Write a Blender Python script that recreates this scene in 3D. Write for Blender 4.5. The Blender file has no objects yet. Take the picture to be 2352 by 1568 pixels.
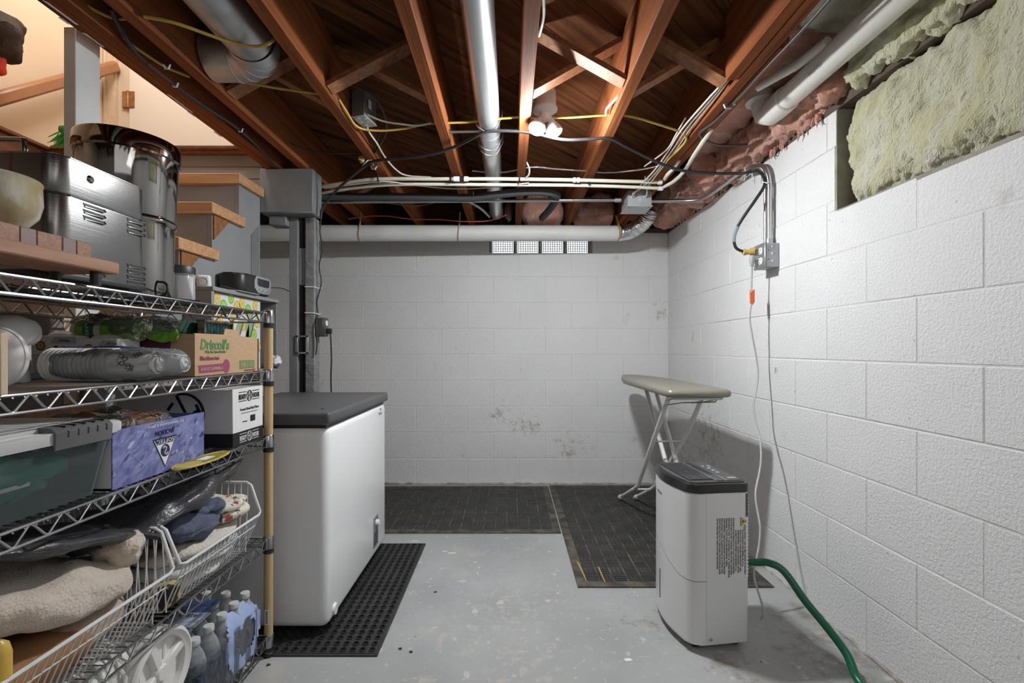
import bpy, bmesh, math, random
from mathutils import Vector, Matrix, Euler, noise
PI = math.pi
R = math.radians
random.seed(7)
C = bpy.context.scene.collection
# ------------------------------------------------------------------ camera, world, lights, exposure
F, CX, CY, EYE = 1080.0, 1172.0, 801.0, 1.061      # photograph's focal length and vanishing point, eye height
cam = bpy.data.cameras.new('camera')
camo = bpy.data.objects.new('camera', cam)
C.objects.link(camo)
camo.location = (0, 0, EYE)
camo.rotation_euler = (R(90), 0, 0)
cam.sensor_width = 36
cam.lens = F / 2352 * 36
cam.shift_x = (1176 - CX) / 2352
cam.shift_y = (CY - 784) / 2352
cam.clip_start = 0.02
bpy.context.scene.camera = camo
sc = bpy.context.scene
sc.view_settings.view_transform = 'Standard'
sc.view_settings.look = 'None'
sc.view_settings.gamma = 1
sc.view_settings.use_curve_mapping = False
sc.view_settings.exposure = 0.0
world = bpy.data.worlds.new('world')
sc.world = world
world.use_nodes = True
world.node_tree.nodes['Background'].inputs[0].default_value = (0.92, 0.96, 1.0, 1)
world.node_tree.nodes['Background'].inputs[1].default_value = 2.3
sc.cycles.max_bounces = 10
sc.cycles.transparent_max_bounces = 16
sc.cycles.use_denoising = True
BULB = 1270.0


def area(name, loc, target, sx, sy, power, col=(1, 1, 1)):
    l = bpy.data.lights.new(name, 'AREA')
    l.shape = 'RECTANGLE'
    l.size, l.size_y, l.energy, l.color = sx, sy, power, col
    o = bpy.data.objects.new(name, l)
    C.objects.link(o)
    o.location = loc
    o.rotation_euler = (Vector(target) - Vector(loc)).to_track_quat('-Z', 'Y').to_euler()
    return o


area('rear_fill_light', (0.15, -0.75, 1.9), (0.1, 2.2, 0.75), 1.7, 0.7, 3.4, (1, 0.98, 0.96))  # added soft fill behind the camera, no fixture modelled
area('near_fill_light', (0.5, -0.15, 1.98), (0.95, 1.0, 0.5), 0.8, 0.8, 4.6, (1, 0.98, 0.96))  # second unseen fill, added to brighten the near end of the block wall
area('stairwell_lamp_light', (-1.75, 2.0, 3.72), (-2.1, 2.6, 2.0), 0.5, 0.5, 24, (1, 0.91, 0.80))


def P(px, py, Y):
    return Vector(((px - CX) * Y / F, Y, EYE - (py - CY) * Y / F))


def PZ(px, py, z):
    return P(px, py, F * (z - EYE) / (CY - py))


# ------------------------------------------------------------------ materials
MATS = {}


def rgb(c):
    return (c[0], c[1], c[2], 1)


def srgb(r, g, b):
    f = lambda u: (u / 255 / 12.92) if u <= 10 else ((u / 255 + 0.055) / 1.055) ** 2.4
    return (f(r), f(g), f(b))


def mat(name, col, rough=0.5, metal=0.0, col2=None, vs=6.0, bump=0.0, bs=80.0, stretch=(1, 1, 1), rot=(0, 0, 0), ramp=(0.35, 0.65),
        spec=0.5, coords='pos', detail=4.0, emit=None, sheen=0.0, aniso=0.0, bump2=None, spots=None, sss=0.0, alpha=None, distort=0.0, dist=0.004):
    if name in MATS:
        return MATS[name]
    m = bpy.data.materials.new(name)
    m.use_nodes = True
    nt = m.node_tree
    N, L = nt.nodes, nt.links
    b = N['Principled BSDF']
    b.inputs['Base Color'].default_value = rgb(col)
    b.inputs['Roughness'].default_value = rough
    b.inputs['Metallic'].default_value = metal
    b.inputs['Specular IOR Level'].default_value = spec
    if sheen:
        b.inputs['Sheen Weight'].default_value = sheen
    if aniso:
        b.inputs['Anisotropic'].default_value = aniso
    if sss:
        b.inputs['Subsurface Weight'].default_value = sss
        b.inputs['Subsurface Radius'].default_value = (0.02, 0.01, 0.008)
    if emit:
        b.inputs['Emission Color'].default_value = rgb(emit[0])
        b.inputs['Emission Strength'].default_value = emit[1]
    vec = None
    if col2 or bump or spots or bump2:
        if coords == 'pos':
            g = N.new('ShaderNodeNewGeometry')
            src = g.outputs['Position']
        else:
            g = N.new('ShaderNodeTexCoord')
            src = g.outputs['Object']
        mp = N.new('ShaderNodeMapping')
        L.new(src, mp.inputs['Vector'])
        mp.inputs['Scale'].default_value = stretch
        mp.inputs['Rotation'].default_value = rot
        mp.vector_type = 'TEXTURE' if any(rot) else 'POINT'
        if any(rot):
            mp.inputs['Scale'].default_value = tuple(1 / s for s in stretch)
        vec = mp.outputs['Vector']
    cur = None
    if col2:
        n = N.new('ShaderNodeTexNoise')
        n.inputs['Scale'].default_value = vs
        n.inputs['Detail'].default_value = detail
        n.inputs['Distortion'].default_value = distort
        L.new(vec, n.inputs['Vector'])
        r = N.new('ShaderNodeValToRGB')
        r.color_ramp.elements[0].position = ramp[0]
        r.color_ramp.elements[1].position = ramp[1]
        r.color_ramp.elements[0].color = rgb(col)
        r.color_ramp.elements[1].color = rgb(col2)
        L.new(n.outputs['Fac'], r.inputs['Fac'])
        cur = r.outputs['Color']
    for sp in (spots or []):        # (colour, scale, low, high)
        n = N.new('ShaderNodeTexNoise')
        n.inputs['Scale'].default_value = sp[1]
        n.inputs['Detail'].default_value = 6
        L.new(vec, n.inputs['Vector'])
        r = N.new('ShaderNodeMapRange')
        r.inputs['From Min'].default_value = sp[2]
        r.inputs['From Max'].default_value = sp[3]
        L.new(n.outputs['Fac'], r.inputs['Value'])
        mx = N.new('ShaderNodeMix')
        mx.data_type = 'RGBA'
        L.new(r.outputs['Result'], mx.inputs['Factor'])
        if cur is None:
            mx.inputs['A'].default_value = rgb(col)
        else:
            L.new(cur, mx.inputs['A'])
        mx.inputs['B'].default_value = rgb(sp[0])
        cur = mx.outputs['Result']
    if cur is not None:
        L.new(cur, b.inputs['Base Color'])
    if bump:
        n = N.new('ShaderNodeTexNoise')
        n.inputs['Scale'].default_value = bs
        n.inputs['Detail'].default_value = 5
        L.new(vec, n.inputs['Vector'])
        h = n.outputs['Fac']
        if bump2:
            n2 = N.new('ShaderNodeTexNoise')
            n2.inputs['Scale'].default_value = bump2[0]
            n2.inputs['Detail'].default_value = 3
            L.new(vec, n2.inputs['Vector'])
            ma = N.new('ShaderNodeMath')
            ma.operation = 'MULTIPLY_ADD'
            L.new(n2.outputs['Fac'], ma.inputs[0])
            ma.inputs[1].default_value = bump2[1]
            L.new(h, ma.inputs[2])
            h = ma.outputs[0]
        bp = N.new('ShaderNodeBump')
        bp.inputs['Strength'].default_value = min(1, bump)
        bp.inputs['Distance'].default_value = dist
        L.new(h, bp.inputs['Height'])
        L.new(bp.outputs['Normal'], b.inputs['Normal'])
    if alpha is not None:
        b.inputs['Alpha'].default_value = alpha
    MATS[name] = m
    return m


def film(name, col, clear=0.7, rough=0.12, bump=0.0, bs=30, diffuse=0.35):
    """clear plastic: part transparent, part glossy and faintly diffuse"""
    if name in MATS:
        return MATS[name]
    m = bpy.data.materials.new(name)
    m.use_nodes = True
    N, L = m.node_tree.nodes, m.node_tree.links
    b = N['Principled BSDF']
    b.inputs['Base Color'].default_value = rgb(col)
    b.inputs['Roughness'].default_value = rough
    t = N.new('ShaderNodeBsdfTransparent')
    t.inputs['Color'].default_value = (0.93, 0.95, 0.96, 1)
    fr = N.new('ShaderNodeFresnel')
    fr.inputs['IOR'].default_value = 1.5
    ma = N.new('ShaderNodeMath')
    ma.operation = 'ADD'
    L.new(fr.outputs[0], ma.inputs[0])
    ma.inputs[1].default_value = 1 - clear
    ma.use_clamp = True
    mx = N.new('ShaderNodeMixShader')
    L.new(ma.outputs[0], mx.inputs[0])
    L.new(t.outputs[0], mx.inputs[1])
    L.new(b.outputs[0], mx.inputs[2])
    L.new(mx.outputs[0], N['Material Output'].inputs['Surface'])
    if bump:
        g = N.new('ShaderNodeNewGeometry')
        n = N.new('ShaderNodeTexNoise')
        n.inputs['Scale'].default_value = bs
        n.inputs['Distortion'].default_value = 1.5
        L.new(g.outputs['Position'], n.inputs['Vector'])
        bp = N.new('ShaderNodeBump')
        bp.inputs['Strength'].default_value = bump
        bp.inputs['Distance'].default_value = 0.02
        L.new(n.outputs['Fac'], bp.inputs['Height'])
        L.new(bp.outputs['Normal'], b.inputs['Normal'])
        L.new(bp.outputs['Normal'], fr.inputs['Normal'])
    MATS[name] = m
    return m


# ------------------------------------------------------------------ objects
OFF = {}


def props(o, label=None, cat=None, group=None, kind=None):
    if label: o['label'] = label
    if cat: o['category'] = cat
    if group: o['group'] = group
    if kind: o['kind'] = kind
    return o


def thing(name, label=None, cat=None, loc=(0, 0, 0), group=None, kind=None, local=False):
    """an Empty at the base of a thing; parts built in world space are shifted under it (local=True: parts are built around the origin)"""
    o = bpy.data.objects.new(name, None)
    o.empty_display_size = 0.05
    C.objects.link(o)
    o.location = loc
    OFF[o.name] = Vector((0, 0, 0)) if local else Vector(loc)
    return props(o, label, cat, group, kind)


def link(name, me, m, parent=None):
    o = bpy.data.objects.new(name, me)
    C.objects.link(o)
    if m and not me.materials:
        me.materials.append(m)
    if parent is not None:
        o.parent = parent
        OFF[o.name] = OFF.get(parent.name, Vector((0, 0, 0)))
    return o


class B:
    """collects shapes into one bmesh"""
    def __init__(self):
        self.bm = bmesh.new()

    def box(self, c, s, rot=None, bev=0.0, seg=1):
        r = bmesh.ops.create_cube(self.bm, size=1.0)
        vs = r['verts']
        bmesh.ops.scale(self.bm, vec=s, verts=vs)
        if bev:
            es = list({e for v in vs for e in v.link_edges})
            q = bmesh.ops.bevel(self.bm, geom=es, offset=bev, segments=seg, affect='EDGES', profile=0.5)
            vs = list({v for f in q['faces'] for v in f.verts} | {v for v in vs if v.is_valid})
        M = Matrix.Translation(Vector(c)) @ (rot.to_4x4() if rot is not None else Matrix())
        bmesh.ops.transform(self.bm, matrix=M, verts=vs)
        return self

    def span(self, a, b, bev=0.0, seg=1):
        a, b = Vector(a), Vector(b)
        return self.box((a + b) / 2, [abs(x) for x in (b - a)], bev=bev, seg=seg)

    def bar(self, p0, p1, w, h, up=(0, 0, 1), bev=0.0):
        """rectangular bar from p0 to p1, w across and h along up"""
        p0, p1, up = Vector(p0), Vector(p1), Vector(up)
        d = (p1 - p0)
        z = d.normalized()
        x = up.cross(z).normalized()
        y = z.cross(x)
        M = Matrix((x, y, z)).transposed()
        return self.box((p0 + p1) / 2, (w, h, d.length), rot=M, bev=bev)

    def tube(self, pts, r, seg=8, caps=True, smooth=0, closed=False):
        pts = [Vector(p) for p in pts]
        rs = list(r) if isinstance(r, (list, tuple)) else [r] * len(pts)
        if smooth and len(pts) > 2:
            out, ro = [], []
            n = len(pts)
            for i in range(n if closed else n - 1):
                g = (lambda k: pts[k % n]) if closed else (lambda k: pts[min(max(k, 0), n - 1)])
                a, b, c, d = g(i - 1), g(i), g(i + 1), g(i + 2)
                for k in range(smooth):
                    t = k / smooth
                    out.append(0.5 * ((2 * b) + (c - a) * t + (2 * a - 5 * b + 4 * c - d) * t * t + (3 * b - a - 3 * c + d) * t ** 3))
                    ro.append(rs[i] * (1 - t) + rs[(i + 1) % n] * t)
            if not closed:
                out.append(pts[-1])
                ro.append(rs[-1])
            pts, rs = out, ro
        n = len(pts)
        T = []
        for i in range(n):
            if closed:
                t = pts[(i + 1) % n] - pts[i - 1]
            else:
                t = pts[min(i + 1, n - 1)] - pts[max(i - 1, 0)]
            T.append(t.normalized() if t.length > 1e-9 else Vector((0, 0, 1)))
        u = T[0].orthogonal().normalized()
        rings = []
        for i in range(n):
            u = (u - T[i] * u.dot(T[i]))
            u = u.normalized() if u.length > 1e-6 else T[i].orthogonal().normalized()
            v = T[i].cross(u)
            rings.append([self.bm.verts.new(pts[i] + (u * math.cos(2 * PI * k / seg) + v * math.sin(2 * PI * k / seg)) * rs[i]) for k in range(seg)])
        for i in range(n if closed else n - 1):
            a, b = rings[i], rings[(i + 1) % n]
            for k in range(seg):
                self.bm.faces.new((a[k], a[(k + 1) % seg], b[(k + 1) % seg], b[k]))
        if caps and not closed:
            self.bm.faces.new(rings[0][::-1])
            self.bm.faces.new(rings[-1])
        return self

    def cyl(self, p0, p1, r0, r1=None, seg=20):
        return self.tube([p0, p1], [r0, r0 if r1 is None else r1], seg)

    def lathe(self, prof, c=(0, 0, 0), seg=28, axis='z'):
        """prof: (radius, height) pairs; closed at the axis where radius is 0"""
        c = Vector(c)
        A = {'z': lambda x, y, h: Vector((x, y, h)), 'x': lambda x, y, h: Vector((h, x, y)), 'y': lambda x, y, h: Vector((y, h, x))}[axis]
        rings = []
        for r, h in prof:
            if r < 1e-6:
                rings.append([self.bm.verts.new(c + A(0, 0, h))])
            else:
                rings.append([self.bm.verts.new(c + A(r * math.cos(2 * PI * k / seg), r * math.sin(2 * PI * k / seg), h)) for k in range(seg)])
        for a, b in zip(rings, rings[1:]):
            if len(a) == 1 and len(b) == 1:
                continue
            for k in range(seg):
                k2 = (k + 1) % seg
                if len(a) == 1:
                    self.bm.faces.new((a[0], b[k2], b[k]))
                elif len(b) == 1:
                    self.bm.faces.new((a[k], a[k2], b[0]))
                else:
                    self.bm.faces.new((a[k], a[k2], b[k2], b[k]))
        return self

    def prism(self, poly, a, b, axis='z', bev=0.0):
        """poly in the plane across axis: z -> (x, y), x -> (y, z), y -> (x, z)"""
        A = {'z': lambda u, v, h: Vector((u, v, h)), 'x': lambda u, v, h: Vector((h, u, v)), 'y': lambda u, v, h: Vector((u, h, v))}[axis]
        lo = [self.bm.verts.new(A(u, v, a)) for u, v in poly]
        hi = [self.bm.verts.new(A(u, v, b)) for u, v in poly]
        n = len(poly)
        fs = [self.bm.faces.new(lo[::-1]), self.bm.faces.new(hi)]
        fs += [self.bm.faces.new((lo[i], lo[(i + 1) % n], hi[(i + 1) % n], hi[i])) for i in range(n)]
        if bev:
            es = list({e for f in fs[:2] for e in f.edges})
            bmesh.ops.bevel(self.bm, geom=es, offset=bev, segments=2, affect='EDGES', profile=0.5)
        return self

    def quad(self, *ps):
        self.bm.faces.new([self.bm.verts.new(Vector(p)) for p in ps])
        return self

    def grid(self, fn, nu, nv):
        vs = [[self.bm.verts.new(fn(i / nu, j / nv)) for j in range(nv + 1)] for i in range(nu + 1)]
        for i in range(nu):
            for j in range(nv):
                self.bm.faces.new((vs[i][j], vs[i + 1][j], vs[i + 1][j + 1], vs[i][j + 1]))
        return self

    def blob(self, c, s, p=2.6, amp=0.0, freq=5.0, n=12, seed=0, octs=4, ridge=False, fn=None, axis_n=None):
        c, s = Vector(c), Vector(s)
        D = {}
        nn = axis_n or (n, n, n)
        off = Vector((seed * 7.3, seed * 3.1, seed * 5.7))

        def vert(q):
            k = (round(q.x, 5), round(q.y, 5), round(q.z, 5))
            if k in D:
                return D[k]
            rr = (abs(q.x) ** p + abs(q.y) ** p + abs(q.z) ** p) ** (-1 / p)
            w = q * rr
            pt = Vector((w.x * s.x, w.y * s.y, w.z * s.z))
            nr = Vector((w.x / s.x, w.y / s.y, w.z / s.z)).normalized()
            if amp:
                sp = (pt + off) * freq
                h = noise.turbulence(sp, octs, False) - 0.55 if ridge else noise.fractal(sp, 0.75, 2.1, octs)
                pt = pt + nr * amp * h
            pt = pt + c
            if fn:
                pt = fn(pt)
            D[k] = self.bm.verts.new(pt)
            return D[k]
        for ax in range(3):
            u, v = [a for a in range(3) if a != ax]
            for sg in (-1, 1):
                for i in range(nn[u]):
                    for j in range(nn[v]):
                        qs = []
                        for di, dj in ((0, 0), (1, 0), (1, 1), (0, 1)):
                            q = [0, 0, 0]
                            q[ax] = sg
                            q[u] = -1 + 2 * (i + di) / nn[u]
                            q[v] = -1 + 2 * (j + dj) / nn[v]
                            qs.append(vert(Vector(q)))
                        self.bm.faces.new(qs if sg > 0 else qs[::-1])
        return self

    def obj(self, name, m, parent=None, smooth=True, angle=38, label=None, cat=None, group=None, kind=None):
        bmesh.ops.recalc_face_normals(self.bm, faces=self.bm.faces)
        if parent is not None:
            off = OFF.get(parent.name, Vector((0, 0, 0)))
            if off.length:
                bmesh.ops.translate(self.bm, vec=-off, verts=self.bm.verts)
        me = bpy.data.meshes.new(name)
        self.bm.to_mesh(me)
        self.bm.free()
        if smooth:
            me.polygons.foreach_set('use_smooth', [True] * len(me.polygons))
            me.set_sharp_from_angle(angle=R(angle))
        return props(link(name, me, m, parent), label, cat, group, kind)


FACE = {'+x': Matrix(((0, 0, 1), (1, 0, 0), (0, 1, 0))), '-y': Matrix(((1, 0, 0), (0, 0, -1), (0, 1, 0))), '-x': Matrix(((0, 0, -1), (-1, 0, 0), (0, 1, 0))),
        '-z': Matrix(((1, 0, 0), (0, -1, 0), (0, 0, -1))), '+z': Matrix.Identity(3)}


def text(body, loc, face, size, m, parent, width=None, name='lettering', align='LEFT', shear=0.0, weight=0.0, rot=0.0, ext=0.0004, flip=False):
    """flat print: lettering as a thin mesh part; loc is the start of its base line in world space"""
    cu = bpy.data.curves.new('lettering', 'FONT')
    cu.body = body
    cu.size = size
    cu.align_x = align
    cu.shear = shear
    cu.offset = weight
    cu.resolution_u = 2
    cu.extrude = ext
    t = bpy.data.objects.new('lettering_source', cu)
    C.objects.link(t)
    dg = bpy.context.evaluated_depsgraph_get()
    dg.update()
    me = bpy.data.meshes.new_from_object(t.evaluated_get(dg))
    bpy.data.objects.remove(t)
    if width and me.vertices:
        xs = [v.co.x for v in me.vertices]
        k = width / max(1e-6, max(xs) - min(xs))
        me.transform(Matrix.Diagonal((k, 1, 1, 1)))
    fm = face if isinstance(face, Matrix) else FACE[face]
    M = Matrix.Translation(Vector(loc) - OFF.get(parent.name, Vector((0, 0, 0)))) @ fm.to_4x4() @ Matrix.Rotation(rot, 4, 'Z')
    me.transform(M)
    me.name = name
    me.materials.clear()
    return link(name, me, m, parent)


def cable(name, label, pts, r, m, cat='cable', group=None, seg=7, smooth=5):
    o = B().tube(pts, r, seg, smooth=smooth).obj(name, m, label=label, cat=cat, group=group, angle=80)
    return o


def copy_tree(o, loc=None, parent=None):
    c = o.copy()
    C.objects.link(c)
    if parent is not None:
        c.parent = parent
    if loc is not None:
        c.location = loc
    for ch in o.children:
        copy_tree(ch, None, c)
    return c


# ------------------------------------------------------------------ palette
def wallpaint(name, base, dirty, low):
    m = mat(name, base, 0.6, col2=tuple(x * 0.96 for x in base), vs=3.0, bump=0.9, bs=105, bump2=(240, 0.5), spec=0.35, dist=0.0045,
            spots=[((0.42, 0.40, 0.36), 60.0, 0.70, 0.76), ((0.62, 0.60, 0.55), 7.0, 0.68, 0.78)])
    return m


W_WHITE = wallpaint('white_block_paint', (0.80, 0.80, 0.80), None, 0)
W_JOINT = mat('white_joint_paint', (0.73, 0.73, 0.73), 0.65, bump=0.8, bs=90, col2=(0.70, 0.70, 0.69), vs=12)
CONC = mat('bare_concrete', (0.26, 0.25, 0.21), 0.9, col2=(0.36, 0.34, 0.30), vs=14, bump=0.6, bs=90)
FLOORM = mat('grey_floor_paint', (0.33, 0.335, 0.335), 0.55, col2=(0.41, 0.415, 0.415), vs=2.2, bump=0.25, bs=120, spec=0.4, detail=6,
             spots=[((0.45, 0.425, 0.385), 5.5, 0.60, 0.70), ((0.54, 0.53, 0.51), 16.0, 0.645, 0.69), ((0.46, 0.44, 0.42), 38.0, 0.62, 0.66), ((0.20, 0.15, 0.11), 3.1, 0.68, 0.80), ((0.10, 0.10, 0.10), 24.0, 0.735, 0.75),
                    ((0.78, 0.78, 0.76), 31.0, 0.735, 0.75)])
WOODC = (0.29, 0.092, 0.031)
JOIST = mat('old_joist_wood', WOODC, 0.7, spec=0.06, col2=(0.15, 0.05, 0.022), vs=2.2, stretch=(22, 0.8, 22), bump=0.25, bs=10, detail=8, ramp=(0.36, 0.70), spots=[((0.10, 0.03, 0.015), 1.1, 0.64, 0.75)])
BRACE = mat('old_brace_wood', (0.33, 0.14, 0.055), 0.6, col2=(0.21, 0.08, 0.03), vs=5, stretch=(9, 9, 9), bump=0.2, bs=12, detail=6)
DECKA = mat('subfloor_plank_wood', (0.20, 0.080, 0.032), 0.75, spec=0.06, col2=(0.095, 0.036, 0.016), vs=1.6, stretch=(1.0, 16, 16), rot=(0, 0, R(45)), bump=0.2, bs=9, detail=8, spots=[((0.018, 0.008, 0.006), 1.0, 0.56, 0.72)])
DARKW = mat('dark_wood', (0.05, 0.022, 0.012), 0.8)
TREADW = mat('pale_tread_wood', (0.62, 0.36, 0.19), 0.5, col2=(0.50, 0.26, 0.12), vs=2, stretch=(1.2, 20, 20), bump=0.1, bs=12, detail=6)
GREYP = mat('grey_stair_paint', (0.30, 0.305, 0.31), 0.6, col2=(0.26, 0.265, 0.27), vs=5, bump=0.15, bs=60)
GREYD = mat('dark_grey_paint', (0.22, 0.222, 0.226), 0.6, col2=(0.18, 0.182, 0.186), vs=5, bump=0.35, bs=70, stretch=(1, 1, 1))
PEACH = mat('peach_plaster', (0.82, 0.69, 0.55), 0.75, col2=(0.78, 0.65, 0.51), vs=2, bump=0.1, bs=25)
DOORW = mat('white_door_paint', (0.84, 0.78, 0.72), 0.5)
CREAM = mat('cream_trim_paint', (0.70, 0.58, 0.44), 0.5, col2=(0.62, 0.50, 0.36), vs=20)
BROWNW = mat('brown_varnished_wood', (0.20, 0.085, 0.04), 0.45, col2=(0.12, 0.05, 0.025), vs=3, stretch=(12, 1, 12))
CHROME = mat('chrome_wire', (0.38, 0.38, 0.39), 0.24, 1.0)
STEEL = mat('brushed_stainless', (0.22, 0.217, 0.215), 0.27, 1.0, bump=0.05, bs=8, stretch=(1, 1, 60))
STEELH = mat('brushed_stainless_panel', (0.50, 0.49, 0.48), 0.30, 1.0, bump=0.04, bs=8, stretch=(60, 60, 1))
POLISH = mat('polished_stainless', (0.30, 0.29, 0.28), 0.07, 1.0)
GALV = mat('galvanized_steel', (0.60, 0.61, 0.62), 0.42, 0.9, col2=(0.44, 0.445, 0.45), vs=9, bump=0.05, bs=20)
DUCTM = mat('bright_duct_steel', (0.74, 0.75, 0.76), 0.30, 0.85, col2=(0.64, 0.65, 0.67), vs=4)
EMT = mat('conduit_steel', (0.60, 0.60, 0.60), 0.28, 1.0)
BOXG = mat('grey_box_steel', (0.42, 0.43, 0.44), 0.45, 0.35, col2=(0.36, 0.37, 0.38), vs=20)
BLACK = mat('black_plastic', (0.016, 0.016, 0.017), 0.45)
BLACKS = mat('satin_black', (0.03, 0.03, 0.032), 0.3)
RUBBER = mat('black_rubber', (0.022, 0.022, 0.022), 0.62, col2=(0.042, 0.040, 0.038), vs=9, bump=0.2, bs=150, spots=[((0.20, 0.17, 0.13), 30.0, 0.70, 0.78)])
CORDB = mat('black_cord_rubber', (0.02, 0.02, 0.021), 0.5)
CORDG = mat('grey_cord', (0.40, 0.40, 0.40), 0.5)
CORDY = mat('yellow_cable_jacket', (0.50, 0.34, 0.07), 0.5)
CORDW = mat('white_cable_jacket', (0.60, 0.57, 0.51), 0.5)
PVC = mat('white_pvc', (0.74, 0.72, 0.66), 0.4)
PVCG = mat('white_grey_pvc', (0.72, 0.72, 0.70), 0.5, col2=(0.64, 0.64, 0.62), vs=5)
PEX = mat('cream_water_tube', (0.66, 0.63, 0.53), 0.4)
FOAM = mat('black_foam', (0.05, 0.05, 0.053), 0.85, bump=0.2, bs=60)
WHITEP = mat('white_plastic', (0.80, 0.80, 0.80), 0.35)
WHITEM = mat('white_enamel', (0.84, 0.84, 0.84), 0.22)
PAPER = mat('white_paper', (0.80, 0.79, 0.78), 0.8)
INK = mat('black_ink', (0.012, 0.012, 0.014), 0.6)
PINK = mat('pink_fibreglass', (0.76, 0.37, 0.29), 0.95, col2=(0.60, 0.33, 0.23), vs=7, bump=1.0, bs=40, bump2=(150, 0.6), stretch=(1, 2, 1), dist=0.010, sheen=0.3, detail=9, distort=0.8, spots=[((0.84, 0.58, 0.47), 8.0, 0.55, 0.72), ((0.30, 0.21, 0.12), 5.0, 0.60, 0.78)])
YELLOWF = mat('yellow_fibreglass', (0.58, 0.555, 0.34), 0.95, col2=(0.66, 0.65, 0.52), vs=5, bump=1.0, bs=26, bump2=(110, 0.6), stretch=(1, 2.2, 1), rot=(R(35), 0, 0), dist=0.012, sheen=0.3, detail=9, distort=0.8, spots=[((0.36, 0.33, 0.19), 4.0, 0.64, 0.82)])
CARD = mat('brown_cardboard', (0.50, 0.335, 0.20), 0.8, col2=(0.46, 0.30, 0.175), vs=30, stretch=(1, 1, 6))
TANP = mat('tan_post_sleeve', (0.52, 0.37, 0.20), 0.5)


def stains(m, col, centres, scale, lo, hi, top=0.6):
    """brown mildew and rust patches of their own shape: noise blotches gathered round given places"""
    nt = m.node_tree
    N, L = nt.nodes, nt.links
    b = N['Principled BSDF']
    src = b.inputs['Base Color'].links[0].from_socket
    g = N.new('ShaderNodeNewGeometry')
    n = N.new('ShaderNodeTexNoise')
    n.inputs['Scale'].default_value = scale
    n.inputs['Detail'].default_value = 7
    n.inputs['Roughness'].default_value = 0.7
    L.new(g.outputs['Position'], n.inputs['Vector'])
    tot = None
    for (c, r) in centres:
        dd = N.new('ShaderNodeVectorMath')
        dd.operation = 'DISTANCE'
        L.new(g.outputs['Position'], dd.inputs[0])
        dd.inputs[1].default_value = c
        mr = N.new('ShaderNodeMapRange')
        mr.inputs['From Min'].default_value = r
        mr.inputs['From Max'].default_value = r * 0.15
        L.new(dd.outputs['Value'], mr.inputs['Value'])
        if tot is None:
            tot = mr.outputs[0]
        else:
            mx_ = N.new('ShaderNodeMath')
            mx_.operation = 'MAXIMUM'
            L.new(tot, mx_.inputs[0])
            L.new(mr.outputs[0], mx_.inputs[1])
            tot = mx_.outputs[0]
    ad = N.new('ShaderNodeMath')
    ad.operation = 'MULTIPLY_ADD'
    L.new(tot, ad.inputs[0])
    ad.inputs[1].default_value = 0.22
    L.new(n.outputs['Fac'], ad.inputs[2])
    mr = N.new('ShaderNodeMapRange')
    mr.inputs['From Min'].default_value = lo
    mr.inputs['From Max'].default_value = hi
    mr.inputs['To Max'].default_value = top
    L.new(ad.outputs[0], mr.inputs['Value'])
    mx = N.new('ShaderNodeMix')
    mx.data_type = 'RGBA'
    L.new(mr.outputs[0], mx.inputs['Factor'])
    L.new(src, mx.inputs['A'])
    mx.inputs['B'].default_value = rgb(col)
    L.new(mx.outputs['Result'], b.inputs['Base Color'])


stains(W_WHITE, (.30, .25, .17), [((1.24, 2.95, .50), .55), ((1.24, 3.3, .3), .45), ((.14, 3.686, .46), .22), ((.46, 3.686, .30), .25), ((1.2, 3.686, 1.35), .2), ((-.1, 3.686, .55), .2)], 24, .70, .86, .62)
stains(FLOORM, (.17, .115, .07), [((1.12, 1.62, 0), .45), ((1.18, 1.85, 0), .3), ((.75, 1.58, 0), .25), ((.52, 1.85, 0), .25)], 13, .68, .84)
stains(FLOORM, (.56, .52, .46), [((1.23, 1.5, 0), .22), ((1.23, 1.8, 0), .2), ((0, 1.9, 0), .5), ((.05, 1.6, 0), .4), ((-.2, 1.75, 0), .3)], 21, .72, .80, .42)
# ------------------------------------------------------------------ room shell
XW, YW, ZW = 1.239, 3.686, 1.97          # face of the long block wall, face of the end wall, top of the block walls
JB, JT = 2.03, 2.265                      # joist bottom and top
B().span((-2.75, -1.9, -0.12), (1.45, 3.95, 0.0)).obj('floor', FLOORM, kind='structure')

BLK = {}


def block_mesh(w, h, axis):
    k = (round(w, 3), round(h, 3), axis)
    if k not in BLK:
        b = B()
        s = (w, 0.012, h) if axis == 'y' else (0.012, w, h)
        b.box((0, 0, 0), s, bev=0.0025)
        me = bpy.data.meshes.new('block')
        b.bm.to_mesh(me)
        b.bm.free()
        me.materials.append(W_WHITE)
        BLK[k] = me
    return BLK[k]


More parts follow.
